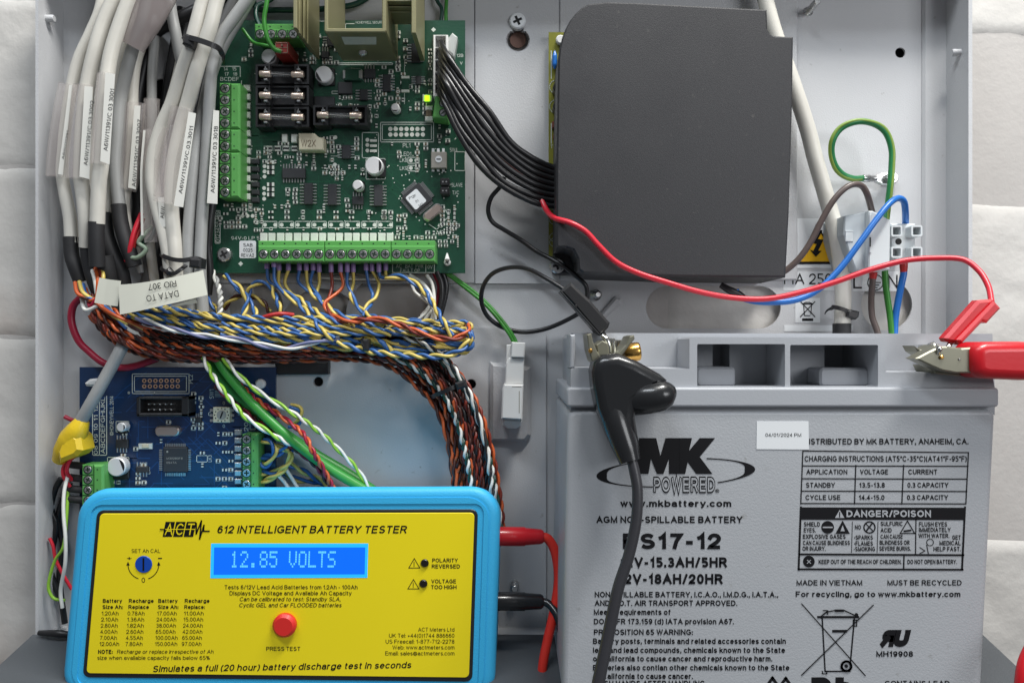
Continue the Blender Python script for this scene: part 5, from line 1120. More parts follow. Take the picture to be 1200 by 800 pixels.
for i, dx in enumerate((0, 3.4)):
    lead('green_wire', ('left', 'right')[i] + ' green wire of the two running down to the white connector', 'wire', [(520 + dx, 318, .008), (532 + dx, 327, .007), (550 + dx * 1.3, 341, .007), (568 + dx, 356, .008), (584 + dx, 374, .010), (597 + dx, 392, .012), (603 + dx, 404, .012)], 2.1, M_grn, 8, 'green wires of the white connector')

# eight black wires between board and supply
for i in range(8):
    t = i / 7; o = random.uniform(-1.8, 1.8)
    P_ = [(514 + (1 - t) * 2, 50 + 8.2 * i, .019), (521 + 4 * (1 - t), 66 + 8 * i, .024 + .004 * random.random()), (541 + 6 * (1 - t) - 4 * t, 97 + 8.6 * i + o, .027), (566 + 8 * (1 - t) - 6 * t, 133 + 8.2 * i - o, .027 - .0016 * i * 0),
          (592 + 6 * (1 - t) - 4 * t, 164 + 7.8 * i + o, .025), (622, 184 + 7.4 * i, .022), (645, 195 + 6.6 * i, .019), (668, 201 + 5.5 * i, .018)]
    lead('black_wire', ('uppermost black wire', 'second black wire from above', 'third black wire from above', 'fourth black wire from above', 'fourth black wire from below', 'third black wire from below', 'second black wire from below', 'lowest black wire')[i] + ' sweeping from the white header to the power supply', 'wire', P_, 3.4, M_blackwire, 10, 'black wires between control board and power supply')
lead('red_wire', 'red wire showing between the row of black wires', 'wire', [(548, 140, .012), (570, 165, .014), (590, 186, .014), (612, 205, .013), (632, 216, .012)], 2.2, M_redconn, 8)

# ================================================================ left-hand cable loom
def cable(name, label, path, w, m_, cat='cable', group=None, shrink=None, sleeve=None, text=None, strip=None, sides=12, textsz=4.6):
    c = path[len(path) // 2]; t = thing(name, label, cat, c[0], c[1], c[2], group)
    if m_ is M_white: w = [v * 1.09 for v in w] if isinstance(w, list) else w * 1.09
    q = MB(); q.tube(path, w / 2 if not isinstance(w, list) else [v / 2 for v in w], sides, 8); q.build('sheath', m_, t)
    if shrink: q = MB(); q.tube(shrink[0], shrink[1] / 2, 14, 8); q.build('heatshrink', M_shrink, t)
    if sleeve:
        pl, ph, wd = sleeve       # polyline centre, height, width -> flattened clear tube
        q = MB(); q.tube([(x, y, ph) for x, y in pl], wd / 2, 16, 6, flat=.42); q.build('label_sleeve', M_sleeve, t)
    if strip:
        st_, sh = strip; q = MB(); q.prism(st_, sh - .0003, sh, 0); so_ = q.build('label_strip', M_lab, t)
        if text:
            s, x, y, ln, rot_ = text; q = MB(); q.text(s, x, y, textsz, sh + .0001, ln, rot=rot_); q.build('print', M_ink, so_)
    return t
# rear greys and blacks
cable('black_conduit', 'thick black cable slanting behind the white cables at the top left', [(285, -30, .010), (258, -2, .010), (228, 14, .010), (205, 24, .010), (183, 37, .010), (167, 55, .010), (157, 80, .010), (148, 110, .010), (142, 160, .008), (139, 230, .008)], 15, M_black)
cable('grey_cable', 'slim pale grey cable leaning right between the white cables at the top', [(196, -20, .018), (201, 15, .018), (206, 40, .018), (211, 66, .016), (222, 110, .012), (226, 190, .010)], 13, M_greyc)
cable('grey_cable', 'dark grey cable under the left end of the clear sheath near the top left', [(176, -20, .024), (168, 20, .024), (156, 55, .022), (147, 90, .020), (141, 120, .018), (138, 160, .018), (136, 195, .018), (140, 245, .018)], 14, M_greyc,
      shrink=([(139, 240, .018), (142, 262, .018), (148, 285, .018), (158, 312, .016)], 17))
t = thing('clear_sheath', 'wide translucent grey sheath over the cables at the top left', 'cable sleeve', 165, 20, .028)
q = MB(); q.tube([(190, -30, .028), (182, -5, .028), (169, 25, .028), (155, 55, .027)], [26, 25, 21, 15], 18, 8, flat=.35); q.build('sleeve', mat('smoky_sleeve', rgb(150, 140, 138), .25, alpha=.6, spec=.5, coat=.3), t)
cable('white_cable', 'white cable rising behind the clear sleeve numbered 3007', [(170, 40, .014), (160, 70, .014), (156, 100, .014), (155, 140, .014), (152, 200, .014), (146, 235, .014), (150, 275, .014), (160, 300, .014)], 11.5, M_white,
      sleeve=([(159, 121), (155, 165), (151, 210), (148, 222)], .018, 24), strip=([(157.5, 124), (164.5, 124), (159, 222), (150, 220)], .0205), text=('A6W/11391/C.03.3007', 159, 219, 79, 85))
cable('white_cable', 'dull white cable left of the dark round opening', [(184, 20, .010), (180, 60, .010), (178, 100, .010), (178, 150, .010), (176, 200, .010), (168, 260, .010), (160, 300, .010)], 11, M_greyc,
      sleeve=([(178, 116), (176, 160), (173, 200)], .014, 19))
cable('dark_cable', 'dark grey cable running down behind the white pair', [(290, -30, .014), (272, 8, .014), (258, 40, .014), (249, 75, .014), (243, 110, .012), (238, 160, .010), (234, 240, .010), (230, 300, .008)], 14, M_dgreyc)
cable('dark_cable', 'black cable filling the gap left of the dark round opening', [(182, 30, .006), (172, 70, .006), (163, 110, .006), (160, 160, .006), (163, 220, .006), (160, 300, .006)], 15, M_black)
cable('dark_cable', 'second black cable right beside the dark round opening', [(214, 10, .005), (204, 60, .005), (196, 110, .005), (190, 170, .005), (183, 240, .005), (186, 330, .005)], 12, M_blackwire)
cable('dark_cable', 'slim black cable between the tied white pair and the inner grey cable', [(268, 10, .010), (252, 60, .012), (238, 110, .012), (228, 160, .012), (216, 240, .012), (214, 330, .012)], 9, M_blackwire)
cable('white_cable', 'dim white cable between the 3001 sleeve and the grey cable behind it', [(170, -20, .012), (158, 20, .012), (143, 60, .012), (136, 110, .012), (130, 170, .012), (127, 240, .012), (130, 300, .012)], 9, M_white)
cable('white_cable', 'slim white cable behind the empty clear sleeve', [(214, 60, .012), (205, 100, .012), (192, 140, .012), (176, 180, .012), (171, 230, .012), (176, 290, .010), (182, 335, .008)], 10, M_white)
cable('grey_cable', 'slim grey cable showing left of the 3007 sleeve', [(160, 60, .012), (150, 100, .013), (146, 150, .013), (143, 200, .012), (150, 260, .010), (166, 320, .008)], 9, M_greyc)
# three front white cables with heatshrink
cable('white_cable', 'leftmost white cable, its clear sleeve flattened and its end in black heatshrink', [(124, -30, .018), (118, 10, .018), (106, 40, .018), (93, 68, .018), (85, 98, .018), (78, 140, .018), (74, 180, .018), (73, 205, .018), (77, 230, .018), (82, 255, .018), (84, 285, .018)], [12, 12, 12, 12, 12, 12, 12, 12.5, 13, 13.5, 14], M_white,
      shrink=([(83, 278, .018), (84, 298, .018), (88, 312, .018), (95, 330, .016)], 16.5), sleeve=([(79, 99), (73, 130), (67, 170), (64, 207)], .022, 22), strip=([(81, 100), (84.5, 99.5), (73.5, 205), (68, 204)], .0252), text=('A6W/11391', 75, 187, 34, 80), textsz=2.8)
cable('white_cable', 'thick white cable with the sleeve numbered 3002', [(146, -30, .026), (133, 0, .026), (121, 28, .026), (112, 58, .026), (103, 98, .025), (97, 150, .025), (95, 205, .024), (98, 230, .024), (101, 260, .024), (101, 290, .022)], [15, 15, 15, 15, 15, 15, 15, 15, 15, 14], M_white,
      shrink=([(101, 284, .022), (103, 305, .021), (108, 325, .020), (116, 345, .018)], 14.5), sleeve=([(98, 100), (94, 135), (90, 175), (88, 209)], .028, 24), strip=([(99, 101), (108.5, 102), (104.5, 210), (93, 207)], .0315), text=('A6W/11391/C.03.3002', 102.5, 194, 76, 84))
cable('white_cable', 'white cable with the topmost sleeve numbered 3001', [(166, -30, .030), (152, 0, .030), (141, 28, .030), (131, 60, .030), (126, 88, .030), (122, 130, .030), (119, 190, .030), (116, 215, .030), (114, 262, .028)], 15, M_white,
      shrink=([(113, 260, .028), (113, 285, .027), (114, 312, .025)], 17.5), sleeve=([(124, 86), (121, 120), (118, 160), (115.5, 192)], .034, 21), strip=([(123.5, 85), (134.5, 87), (128, 192.5), (117.5, 189)], .0375), text=('A6W/11391/C 03 3001', 126, 177, 73, 83.5), textsz=5)
cable('white_cable', 'thin white cable in the gap between the first two thick white cables', [(140, -30, .012), (128, 20, .012), (116, 70, .012), (112, 110, .012), (108, 180, .012), (104, 240, .012), (106, 300, .012), (104, 322, .012)], 9, M_white)
cable('black_sleeved_cable', 'black heatshrunk cable end slanting right behind the white ends', [(121, 250, .014), (124, 275, .014), (133, 300, .014), (142, 320, .012), (146, 345, .010)], 18, M_shrink)
cable('black_sleeved_cable', 'short black heatshrunk cable standing just left of the white flag', [(122, 300, .020), (126, 320, .018), (130, 345, .014), (134, 365, .012)], 20, M_shrink)
cable('dark_cable', 'dark grey cable standing behind the red and green wires', [(194, 240, .006), (184, 270, .006), (178, 300, .006), (170, 345, .006)], 15, M_dgreyc)
# sleeves and white pair in the middle
cable('white_cable', 'left cable of the tied white pair', [(252, -30, .034), (238, 2, .034), (230, 30, .034), (223, 55, .033), (213, 85, .030), (203, 118, .027), (190, 148, .025), (181, 180, .024), (179, 210, .023), (184, 240, .023), (192, 270, .024), (198, 300, .024), (202, 340, .022)], 14.5, M_white)
cable('white_cable', 'right cable of the tied white pair, in the sleeve numbered 3011', [(264, -30, .034), (254, 2, .034), (247, 30, .034), (239, 55, .033), (230, 85, .031), (221, 118, .028), (212, 150, .026), (203, 195, .025), (201, 240, .025), (205, 290, .025), (208, 345, .022)], 15, M_white,
      sleeve=([(213, 127), (206, 165), (199, 205), (193, 238)], .030, 27), strip=([(221, 131), (229.5, 133), (214.5, 243), (203.5, 241)], .0345), text=('A6W/11391/C.03.3011', 213.5, 227, 80, 80.5), textsz=4.4)
t = thing('label_sleeve', 'empty clear label sleeve hanging left of the white pair', 'cable sleeve', 175, 220, .020)
q = MB(); q.tube([(178, 152, .020), (175, 200, .020), (175, 250, .020), (177, 284, .020)], [10, 9.5, 9, 8], 16, 6, flat=.3); q.build('sleeve', M_sleeve, t)
q = MB(); q.ribbon([(169.5, 153, .0215), (166, 200, .0215), (166.5, 250, .0215), (167, 276, .0215)], 2.6, .0003); q.build('folded_edge', M_lab, t)
t = thing('label_sleeve', 'short clear label sleeve with a white strip hanging below the white pair', 'cable sleeve', 188, 240, .026)
q = MB(); q.prism([(185, 231), (193, 231), (194, 266), (187, 266)], .0265, .027); q.build('label_strip', M_lab, t)
q = MB(); q.text('A6W', 192, 256, 4.4, .0272, 14, rot=85); q.build('print', M_ink, t)
q = MB(); q.tube([(189, 150, .0265), (188, 190, .0265), (187, 230, .0265)], 7, 14, 6, flat=.35); q.build('sleeve', M_sleeve, t)
cable('grey_cable', 'pale grey cable bending down left of the green terminals', [(304, -34, .030), (293, -6, .030), (275, 20, .030), (258, 45, .030), (249, 75, .029), (246, 110, .027), (244, 150, .024), (240, 210, .022), (236, 270, .022), (235, 320, .022), (238, 365, .020)], 13.5, M_greyc)
cable('grey_cable', 'inner grey cable beside the white pair, ending behind the white flag', [(300, -14, .020), (282, 18, .020), (262, 52, .020), (247, 90, .020), (236, 140, .020), (228, 190, .022), (223, 240, .022), (220, 300, .022), (225, 365, .019)], 13, M_greyc)
t = thing('label_sleeve', 'white label strip numbered 3018 standing against the green terminals', 'cable label', 249, 185, .026)
q = MB(); q.prism([(250, 129), (256.5, 130), (254.5, 239), (242.5, 238)], .0262, .0266); q.build('label_strip', M_lab, t)
q = MB(); q.text('A6W/11391/C 03 3018', 251.5, 226, 4.8, .0267, 78, rot=87); q.build('print', M_ink, t)
cable('black_cable', 'black cable dropping beside the lower left corner of the green board', [(250, 232, .016), (246, 262, .016), (244, 290, .015), (246, 320, .014), (244, 345, .012)], 9, M_black)
# cable ties
def tie(label, pts, head, hh, w=5):
    t = thing('cable_tie', label, 'cable tie', head[0], head[1], hh)
    q = MB(); q.ribbon(pts, w, .0009); q.build('strap', M_black, t)
    q = MB(); q.rbox(head[0], head[1], head[2], head[3], head[4], hh - .003, hh + .0035, .0009); q.build('head', M_black, t); return t
tie('black cable tie with square head across the white pair near the top', [(216, 44, .030), (222, 45, .038), (234, 48, .0405), (248, 53, .0405), (257, 58, .037), (262, 66, .032), (263, 73, .026)], (221, 47, 13, 13, -20), .036, 6)
tie('black cable tie strapped round the lower ends of white and grey cables', [(190, 297, .018), (192, 300, .026), (203, 304, .030), (216, 305, .030), (230, 303, .028), (240, 306, .024)], (228, 308, 14, 11, -5), .030, 5)
tie('second black cable tie just under the other one, partly behind the white flag', [(190, 314, .018), (193, 317, .026), (203, 321, .029), (212, 316, .029), (218, 312, .026)], (196, 318, 8, 7, 40), .027, 4)
tie('black cable tie on the downward brown and white wire bundle', [(506, 465, .018), (512, 462, .030), (522, 458, .034), (533, 453, .034), (542, 450, .028), (545, 449, .020)], (540, 451, 12, 9, 20), .034, 5)
tie('black cable tie half buried in the blue and yellow bundle', [(425, 398, .030), (427, 404, .034), (428, 412, .032)], (428, 404, 7, 14, 0), .034, 5)
# the white flag with its printed words, upside down as tied
fl = thing('paper_flag', 'white label flag printed with upside-down words tied round the grey cables', 'label', 190, 343, .034)
q = MB(); q.ribbon([(114, 340, .030), (124, 342, .031), (140, 344, .033)], 30, .0003, False); q.build('folded_end', M_label_cream, fl)
q = MB(); vs = []
N_ = 12
for i in range(N_ + 1):
    u = i / N_; x0, y0 = 139 + 99 * u, 333.5 - 17 * u ** 1.5; x1, y1 = 140.5 + 102.5 * u, 368.5 - 23 * u ** 1.1; hh = .0355 + .002 * math.sin(u * 3)
    vs += [pt(x0, y0, hh), pt(x1, y1, hh)]
q.add(vs, [(2 * i, 2 * i + 1, 2 * i + 3, 2 * i + 2) for i in range(N_)], True); q.add([v + Vector((0, .0002, 0)) for v in vs], [(2 * i, 2 * i + 2, 2 * i + 3, 2 * i + 1) for i in range(N_)], True); q.build('flag', M_label_cream, fl)
q = MB(); q.prism([(186, 362), (229, 350), (231, 355), (205, 359)], .034, .0343); q.build('rear_flag', M_label_cream, fl)
q = MB(); q.text('DATA TO', 208.5, 343.5 - 3.5, 7.6, .0380, 38, rot=189.5); q.text('RIO 307', 206, 328.5, 7.2, .0380, 33, rot=188); q.build('print', M_ink, fl)

# small coloured wires under the cable ends
def wire(label, pts, r, m_, group=None, name='wire'):
    pts = [pts[0]] + [(x + random.uniform(-.9, .9), y + random.uniform(-.9, .9), h) for x, y, h in pts[1:-1]] + [pts[-1]]
    return lead(name, label, 'wire', pts, r, m_, 8, group)
wire('short red wire looping beside the dark cable', [(166, 250, .018), (158, 272, .02), (152, 292, .02), (148, 306, .018)], 2.8, M_red)
wire('second short red wire beside the first', [(168, 256, .016), (161, 275, .018), (156, 290, .018), (150, 304, .016)], 2.4, M_redf)
wire('dark green wire hooking under the white pair', [(182, 268, .016), (176, 280, .018), (166, 285, .018), (154, 285, .016), (150, 292, .014)], 2.6, M_dgrn)
wire('pale grey-green wire curling beside the dark green one', [(178, 266, .016), (168, 276, .02), (162, 284, .02), (171, 292, .02), (160, 302, .02), (148, 300, .018)], 2.6, mat('sage_insulation', rgb(140, 158, 138), .4))
for i, (x0, y0, m_) in enumerate(((88, 331, M_orange), (93, 330, M_yel), (97, 333, M_blue), (91, 333, M_dbrown), (100, 338, M_orange), (106, 312, M_wht), (110, 312, M_orange), (115, 312, M_brown), (118, 313, M_yel), (109, 345, M_brown), (103, 345, M_crim), (112, 350, M_dbrown), (96, 350, M_wht), (116, 345, M_dbrown), (120, 350, M_orange))):
    o_ = random.uniform(-6, 6)
    P_ = [(x0, y0, .020), (x0 + 4 + .2 * o_, y0 + 14, .024), (110 + .8 * i + o_, 352 + o_ * .6, .024), (128 + o_, 366 + o_ * .5, .026 - .0006 * i), (150, 380 + o_, .024), (178, 392 + o_, .020), (215, 400 + o_, .016)]
    cn = {M_orange: 'orange', M_yel: 'yellow', M_blue: 'blue', M_dbrown: 'dark brown', M_wht: 'white', M_brown: 'red-brown', M_crim: 'crimson'}[m_]
    wire('fine %s wire fanning out of the heatshrink ends at the left' % cn, P_, 2.4, m_, 'coloured wires fanning out of the heatshrink ends')
wire('crimson twisted wire hanging in a curve down the left side', [(95, 348, .012), (86, 360, .012), (84, 378, .012), (92, 398, .012), (104, 412, .012), (120, 425, .012), (140, 431, .010), (160, 428, .008), (184, 420, .008)], 4.2, M_crim)
cable('grey_cable', 'grey cable descending over the blue board with yellow tape round its end', [(158, 372, .014), (150, 392, .016), (137, 418, .020), (122, 445, .022), (108, 470, .022), (94, 495, .020), (86, 512, .018)], 14, M_greyc)
gt = thing('yellow_tape_wrap', 'crumpled yellow insulating tape wrapped round the end of the grey cable', 'tape', 83, 518, .018)
q = MB()
q.tube([(97, 492, .020), (91, 503, .020), (84, 515, .018), (76, 528, .017), (68, 540, .016)], [8, 12, 15, 13, 7], 9, 3); q.prism([(72, 508), (80, 503), (92, 512), (95, 528), (88, 535), (68, 543), (65, 530)], .012, .024, .002); q.build('tape', M_tape, gt)

# ================================================================ twisted pairs
def helix(path, r, pitch, phase, seed=0, step=2.0):
    """path (x, y, h) -> two lists of points twisting about it"""
    Q, R = catmull([pt(*p) for p in path], [1] * len(path), 12)
    # resample evenly
    k = D / F; st = step * k; out = [Q[0]]; acc = 0
    for a, b in zip(Q[:-1], Q[1:]):
        d = (b - a).length
        while acc + d >= st:
            t = (st - acc) / d; a = a.lerp(b, t); out.append(a.copy()); d = (b - a).length; acc = 0
        acc += d
    A = []; B = []; up = Vector((0, -1, 0)); n = len(out); rnd = random.Random(seed); ang = phase; pm = 1.0
    for i, p in enumerate(out):
        T = (out[min(i + 1, n - 1)] - out[max(i - 1, 0)]).normalized(); N_ = (up - T * up.dot(T)).normalized(); Bn = T.cross(N_)
        if i % 9 == 0: pm = rnd.uniform(.62, 1.45)
        ang += 2 * PI * step / pitch * pm; o_ = (N_ * math.cos(ang) + Bn * math.sin(ang)) * (r * k)
        A.append(p + o_); B.append(p - o_)
    return A, B
def pair(label, path, mA, mB, pitch=26, r=2.3, group=None, cat='twisted pair', name='twisted_pair', seed=0, ferr=None, sides=6, spread=.92):
    A, B = helix(path, r * spread, pitch, random.uniform(0, 6.28), seed)
    c = path[len(path) // 2]; t = thing(name, label, cat, c[0], c[1], c[2], group)
    for lst, m_, fx in ((A, mA, ferr[0] if ferr else None), (B, mB, ferr[1] if ferr else None)):
        pts = lst
        if fx:
            f0 = pt(fx[0], fx[1], fx[2]); mid = pt(fx[0] + fx[3], (fx[1] + path[0][1]) / 2 + 2, fx[2])
            QQ, _ = catmull([f0, mid, lst[2], lst[5]], [1] * 4, 7); pts = QQ[:-8] + lst[3:]
            q = MB(); q.tube([(fx[0], fx[1] - 12, fx[2]), (fx[0], fx[1] - 5, fx[2]), (fx[0], fx[1] + 1, fx[2])], [2.7, 2.9, 2.9], 10, 2); q.build('ferrule', M_purple, t)
        q = MB(); q.sweep([Vector(p) for p in pts], [r * (D - path[0][2]) / F] * len(pts), sides); q.build('wire', m_, t)
    return t
def bundle(center, half, hmid, hhalf, i, n, rnd):
    """a path wandering inside a bundle"""
    off = (i + .5) / n * 2 - 1; ph = rnd.uniform(0, 6.28); ph2 = rnd.uniform(0, 6.28); out = []
    for k, (x, y, w) in enumerate(center):
        t = k / (len(center) - 1)
        a = center[max(0, k - 1)]; b_ = center[min(len(center) - 1, k + 1)]; dx, dy = b_[0] - a[0], b_[1] - a[1]; l = math.hypot(dx, dy); nx, ny = -dy / l, dx / l
        o_ = (off * .85 + .22 * math.sin(ph + t * 5)) * w
        z = hmid + hhalf * (math.sin(ph2 + t * 4.4) * .6 + .4 * (1 - abs(off)))
        out.append((x + nx * o_, y + ny * o_, max(.006, z)))
    return out
rnd = random.Random(42)
# brown/orange bundle: along the bottom, then down behind the tester
cl = [(112, 362, 10), (135, 382, 15), (165, 396, 18), (205, 404, 18), (250, 407, 17), (300, 408, 16), (350, 407, 15), (400, 404, 16), (440, 405, 18), (475, 414, 22), (505, 434, 26), (528, 462, 25), (543, 500, 26), (553, 545, 27), (560, 600, 28), (563, 640, 28)]
combos = [(M_orange, M_dbrown), (M_dbrown, M_blackwire), (M_orange, M_blackwire), (M_brown, M_dbrown), (M_orange, M_brown), (M_dbrown, M_brown), (M_orange, M_dbrown)]
for i in range(32):
    a, b2 = combos[i % 7]
    if i in (6, 18): a, b2 = M_wht, M_dgrn
    if i == 4: a, b2 = M_wht, M_black
    lab = 'white and dark green twisted pair in the brown wire bundle' if a is M_wht and b2 is M_dgrn else ('white and black twisted pair along the lower edge of the brown bundle' if a is M_wht else 'orange, red and brown twisted pair in the bundle bending down behind the tester')
    gr = 'brown and orange twisted pairs' if a is not M_wht else ('white and dark green twisted pairs' if b2 is M_dgrn else None)
    pth = bundle(cl, 20, .0160, .0095, (i * 9) % 32, 32, rnd)
    if a is M_wht: pth = [(x, y, h + (.012 if k > 8 else 0)) for k, (x, y, h) in enumerate(pth)][7:]
    pair(lab, pth, a, b2, pitch=rnd.uniform(19, 31), r=rnd.uniform(1.75, 1.95), group=gr, seed=i)
# blue/yellow bundle over it
cy_ = [(150, 363, 8), (185, 367, 11), (220, 375, 13), (260, 382, 15), (300, 386, 16), (340, 388, 17), (380, 389, 18), (420, 390, 19), (460, 392, 19), (500, 392, 17), (530, 391, 14), (548, 389, 11)]
for i in range(23):
    pth = bundle(cy_, 20, .0245, .0075, (i * 7) % 23, 23, rnd)
    x, y, h = pth[-1]
    if i % 3 == 0: pth += [(552, y + 7, h), (540, y + 14, h - .002), (510, y + 17, h - .003), (470, 406, .022)]
    if i % 4 == 1: pth = pth[3:]
    if i % 5 == 2: pth = pth[:7] + [(420, 392, .026), (445, 400, .03), (460, 412, .03)]
    pair('blue and yellow twisted pair in the wide bundle across the cabinet', pth, M_blue, M_yel, pitch=rnd.uniform(21, 36), r=rnd.uniform(1.75, 2.0), group='blue and yellow twisted pairs of the wide bundle', seed=100 + i)
pair('white and yellow-grey twisted pair under the blue and yellow bundle', [(160, 372, .03), (190, 382, .032), (230, 392, .032), (280, 398, .033), (330, 408, .033), (365, 402, .033), (400, 395, .03)], M_wht, mat('lilac_grey', rgb(120, 124, 160), .4), pitch=60, r=1.9, seed=7)
pair('single orange pair sweeping across the top of the bundle', [(380, 352, .022), (386, 366, .026), (404, 376, .032), (440, 374, .034), (470, 381, .035), (500, 393, .035), (530, 397, .034), (549, 388, .030), (547, 380, .024)], M_orange, M_brown, pitch=46, r=2.0, seed=9,
     ferr=((399, 318, .016, 2), (388, 318, .016, 1)))
pair('lowest blue and yellow pair running along the bundle edge to its right end', [(395, 402, .034), (430, 411, .034), (460, 415, .034), (490, 417, .034), (520, 417, .034), (541, 409, .033), (549, 396, .030), (545, 384, .026)], M_blue, M_yel, pitch=30, r=2.2, seed=11)
# pairs dropping from the lilac ferrules
drops = [((321, 312, .018, 2), (327, 316, .014, 0), [(334, 346, .018), (346, 353, .020), (360, 366, .026), (376, 386, .032), (392, 398, .032)], 'pair from the second lilac ferrule curving into the bundle'),
         ((313, 314, .014, 4), (338, 316, .014, -4), [(340, 344, .016), (354, 352, .020), (372, 366, .026), (396, 378, .030), (420, 383, .028)], 'pair whose yellow wire bows left below the fourth ferrule'),
         ((351, 316, .014, -1), (359, 316, .014, 1), [(362, 341, .018), (374, 351, .02), (394, 366, .026), (420, 377, .03), (450, 384, .028)], 'pair from the fifth and sixth lilac ferrules'),
         ((367, 316, .014, -3), (374, 318, .014, 0), [(369, 344, .018), (380, 356, .02), (400, 372, .026), (430, 388, .032), (460, 392, .03)], 'pair just left of the orange wire'),
         ((407, 318, .016, 0), (414, 318, .014, 0), [(410, 343, .018), (417, 356, .02), (430, 368, .026), (446, 374, .03), (470, 380, .03)], 'pair just right of the orange wire'),
         ((429, 316, .014, 3), (436, 317, .014, 8), [(441, 344, .018), (435, 354, .02), (429, 362, .024), (426, 372, .026)], 'short pair whose yellow wire bows right'),
         ((444, 318, .016, 2), (452, 316, .014, 0), [(450, 327, .018), (462, 324, .02), (478, 327, .022), (496, 340, .026), (510, 360, .030), (520, 378, .034), (530, 394, .034)], 'rightmost pair arching over the white wires')]
for f1, f2, pth, lab in drops: pair('blue and yellow ' + lab, pth, M_blue, M_yel, pitch=38, r=2.0, seed=rnd.randint(0, 999), ferr=(f1, f2))
# loose loops at the left of the ferrules
for pth, pa, pb, lab in (([(263, 322, .010), (272, 330, .012), (283, 339, .014), (290, 352, .016), (285, 368, .018), (283, 382, .018)], M_blue, M_yel, 'blue and yellow pair falling from the board corner into the bundle'),
                         ([(290, 348, .012), (294, 336, .013), (304, 331, .014), (316, 334, .014), (322, 346, .016), (327, 358, .018), (330, 374, .018)], M_blue, M_yel, 'blue and yellow pair arching in a small hoop left of the ferrules'),
                         ([(262, 362, .008), (270, 352, .009), (282, 347, .010), (298, 348, .010), (310, 356, .010), (316, 366, .010)], M_dbrown, M_yel, 'dim low yellow pair arching behind the small hoop'),
                         ([(276, 336, .012), (286, 345, .014), (296, 358, .016), (300, 370, .018), (297, 384, .018)], M_blue, M_yel, 'blue and yellow pair crossing the hoop'),
                         ([(249, 318, .012), (254, 330, .014), (258, 345, .016), (258, 360, .018), (256, 376, .018)], M_wht, M_greyc, 'white and grey twisted pair standing right of the white flag'),
                         ([(240, 346, .012), (248, 356, .014), (256, 366, .016), (264, 378, .016)], M_yel, M_blue, 'short yellow and blue pair beside the white and grey pair')):
    pair(lab, pth, pa, pb, pitch=34 if pa is not M_wht else 18, r=1.9, seed=rnd.randint(0, 999))
for i, pth in enumerate(([(470, 324, .012), (490, 328, .014), (503, 342, .016), (508, 358, .016), (500, 372, .016), (492, 384, .016)], [(480, 322, .012), (498, 334, .014), (505, 350, .014), (500, 366, .014), (488, 376, .014)], [(500, 322, .012), (506, 334, .012), (509, 352, .013), (506, 370, .013), (500, 384, .013)],
                         [(482, 330, .016), (486, 342, .018), (498, 352, .019), (507, 362, .019), (508, 374, .018)], [(466, 322, .010), (486, 326, .012), (500, 340, .012), (504, 356, .012), (494, 370, .012)], [(495, 342, .02), (500, 352, .02), (508, 362, .02), (510, 374, .018)])):
    wire('white wire in the small group curving down at the right end of the board', pth, 2.0, M_wht, 'white wires at the right end of the board')
for i, pth in enumerate(([(512, 318, .010), (518, 334, .010), (518, 352, .010), (512, 372, .010), (506, 384, .010)], [(518, 318, .008), (523, 334, .008), (521, 352, .008), (515, 372, .008)], [(508, 318, .008), (514, 334, .007), (513, 352, .007), (509, 372, .007)])):
    wire(('black wire', 'second black wire', 'dark crimson wire')[i] + ' dropping from the right end of the board into the bundle', pth, 3.2 if i < 2 else 2.6, (M_blackwire, M_blackwire, M_crim)[i])
for i, (y, m_) in enumerate(((320.5, M_greyc), (323, M_greyc), (325.5, M_wht))):
    wire('thin pale wire running level just under the green board', [(372, y, .006), (410, y + 1, .006), (450, y + 1.5, .006), (484, y + 1, .006)], 1.3, m_, 'thin pale wires under the green board')
wire('red wire glimpsed on top of the bundle at the board corner', [(300, 376, .026), (312, 371, .030), (328, 368, .030), (344, 369, .026)], 2.6, M_redf)

# green cable and its companions over the blue board
cable('green_cable', 'bright green sheathed cable running diagonally over the blue board', [(250, 408, .016), (262, 432, .020), (290, 466, .022), (320, 496, .024), (350, 522, .024), (385, 548, .022), (425, 572, .020), (470, 600, .018)], 11.5, M_shgrn)
cable('green_cable', 'darker second green cable mostly behind the bright one', [(238, 412, .012), (252, 435, .014), (285, 470, .014), (330, 505, .014), (370, 532, .014), (410, 556, .014), (460, 590, .014)], 12, M_shgrn)
pair('white and lime twisted pair left of the green cable', [(238, 418, .022), (248, 438, .026), (262, 458, .028), (285, 486, .028), (305, 500, .028), (330, 515, .026), (352, 524, .024)], M_wht, M_lime, pitch=30, r=1.85, seed=3)
pair('white and lime twisted pair right of the green cable', [(262, 420, .022), (280, 440, .026), (305, 460, .026), (340, 482, .026), (372, 504, .024), (398, 528, .022), (420, 552, .020), (440, 585, .018)], M_wht, M_lime, pitch=38, r=1.8, seed=4)
pair('white and lime twisted pair emerging below the green cable', [(372, 538, .016), (390, 552, .016), (412, 564, .016), (440, 582, .014)], M_wht, M_lime, pitch=34, r=1.8, seed=5)
pair('crimson and black twisted pair crossing above the green cable', [(276, 446, .020), (300, 468, .022), (330, 488, .024), (355, 508, .030), (366, 528, .032), (378, 548, .028), (392, 575, .022)], M_crim, M_orange, pitch=24, r=1.9, seed=6)
pair('crimson and dark brown twisted pair under the green cable', [(252, 452, .014), (280, 476, .016), (310, 500, .018), (345, 525, .018), (370, 545, .02), (384, 565, .02), (400, 590, .018)], M_crim, M_dbrown, pitch=24, r=1.9, seed=8)
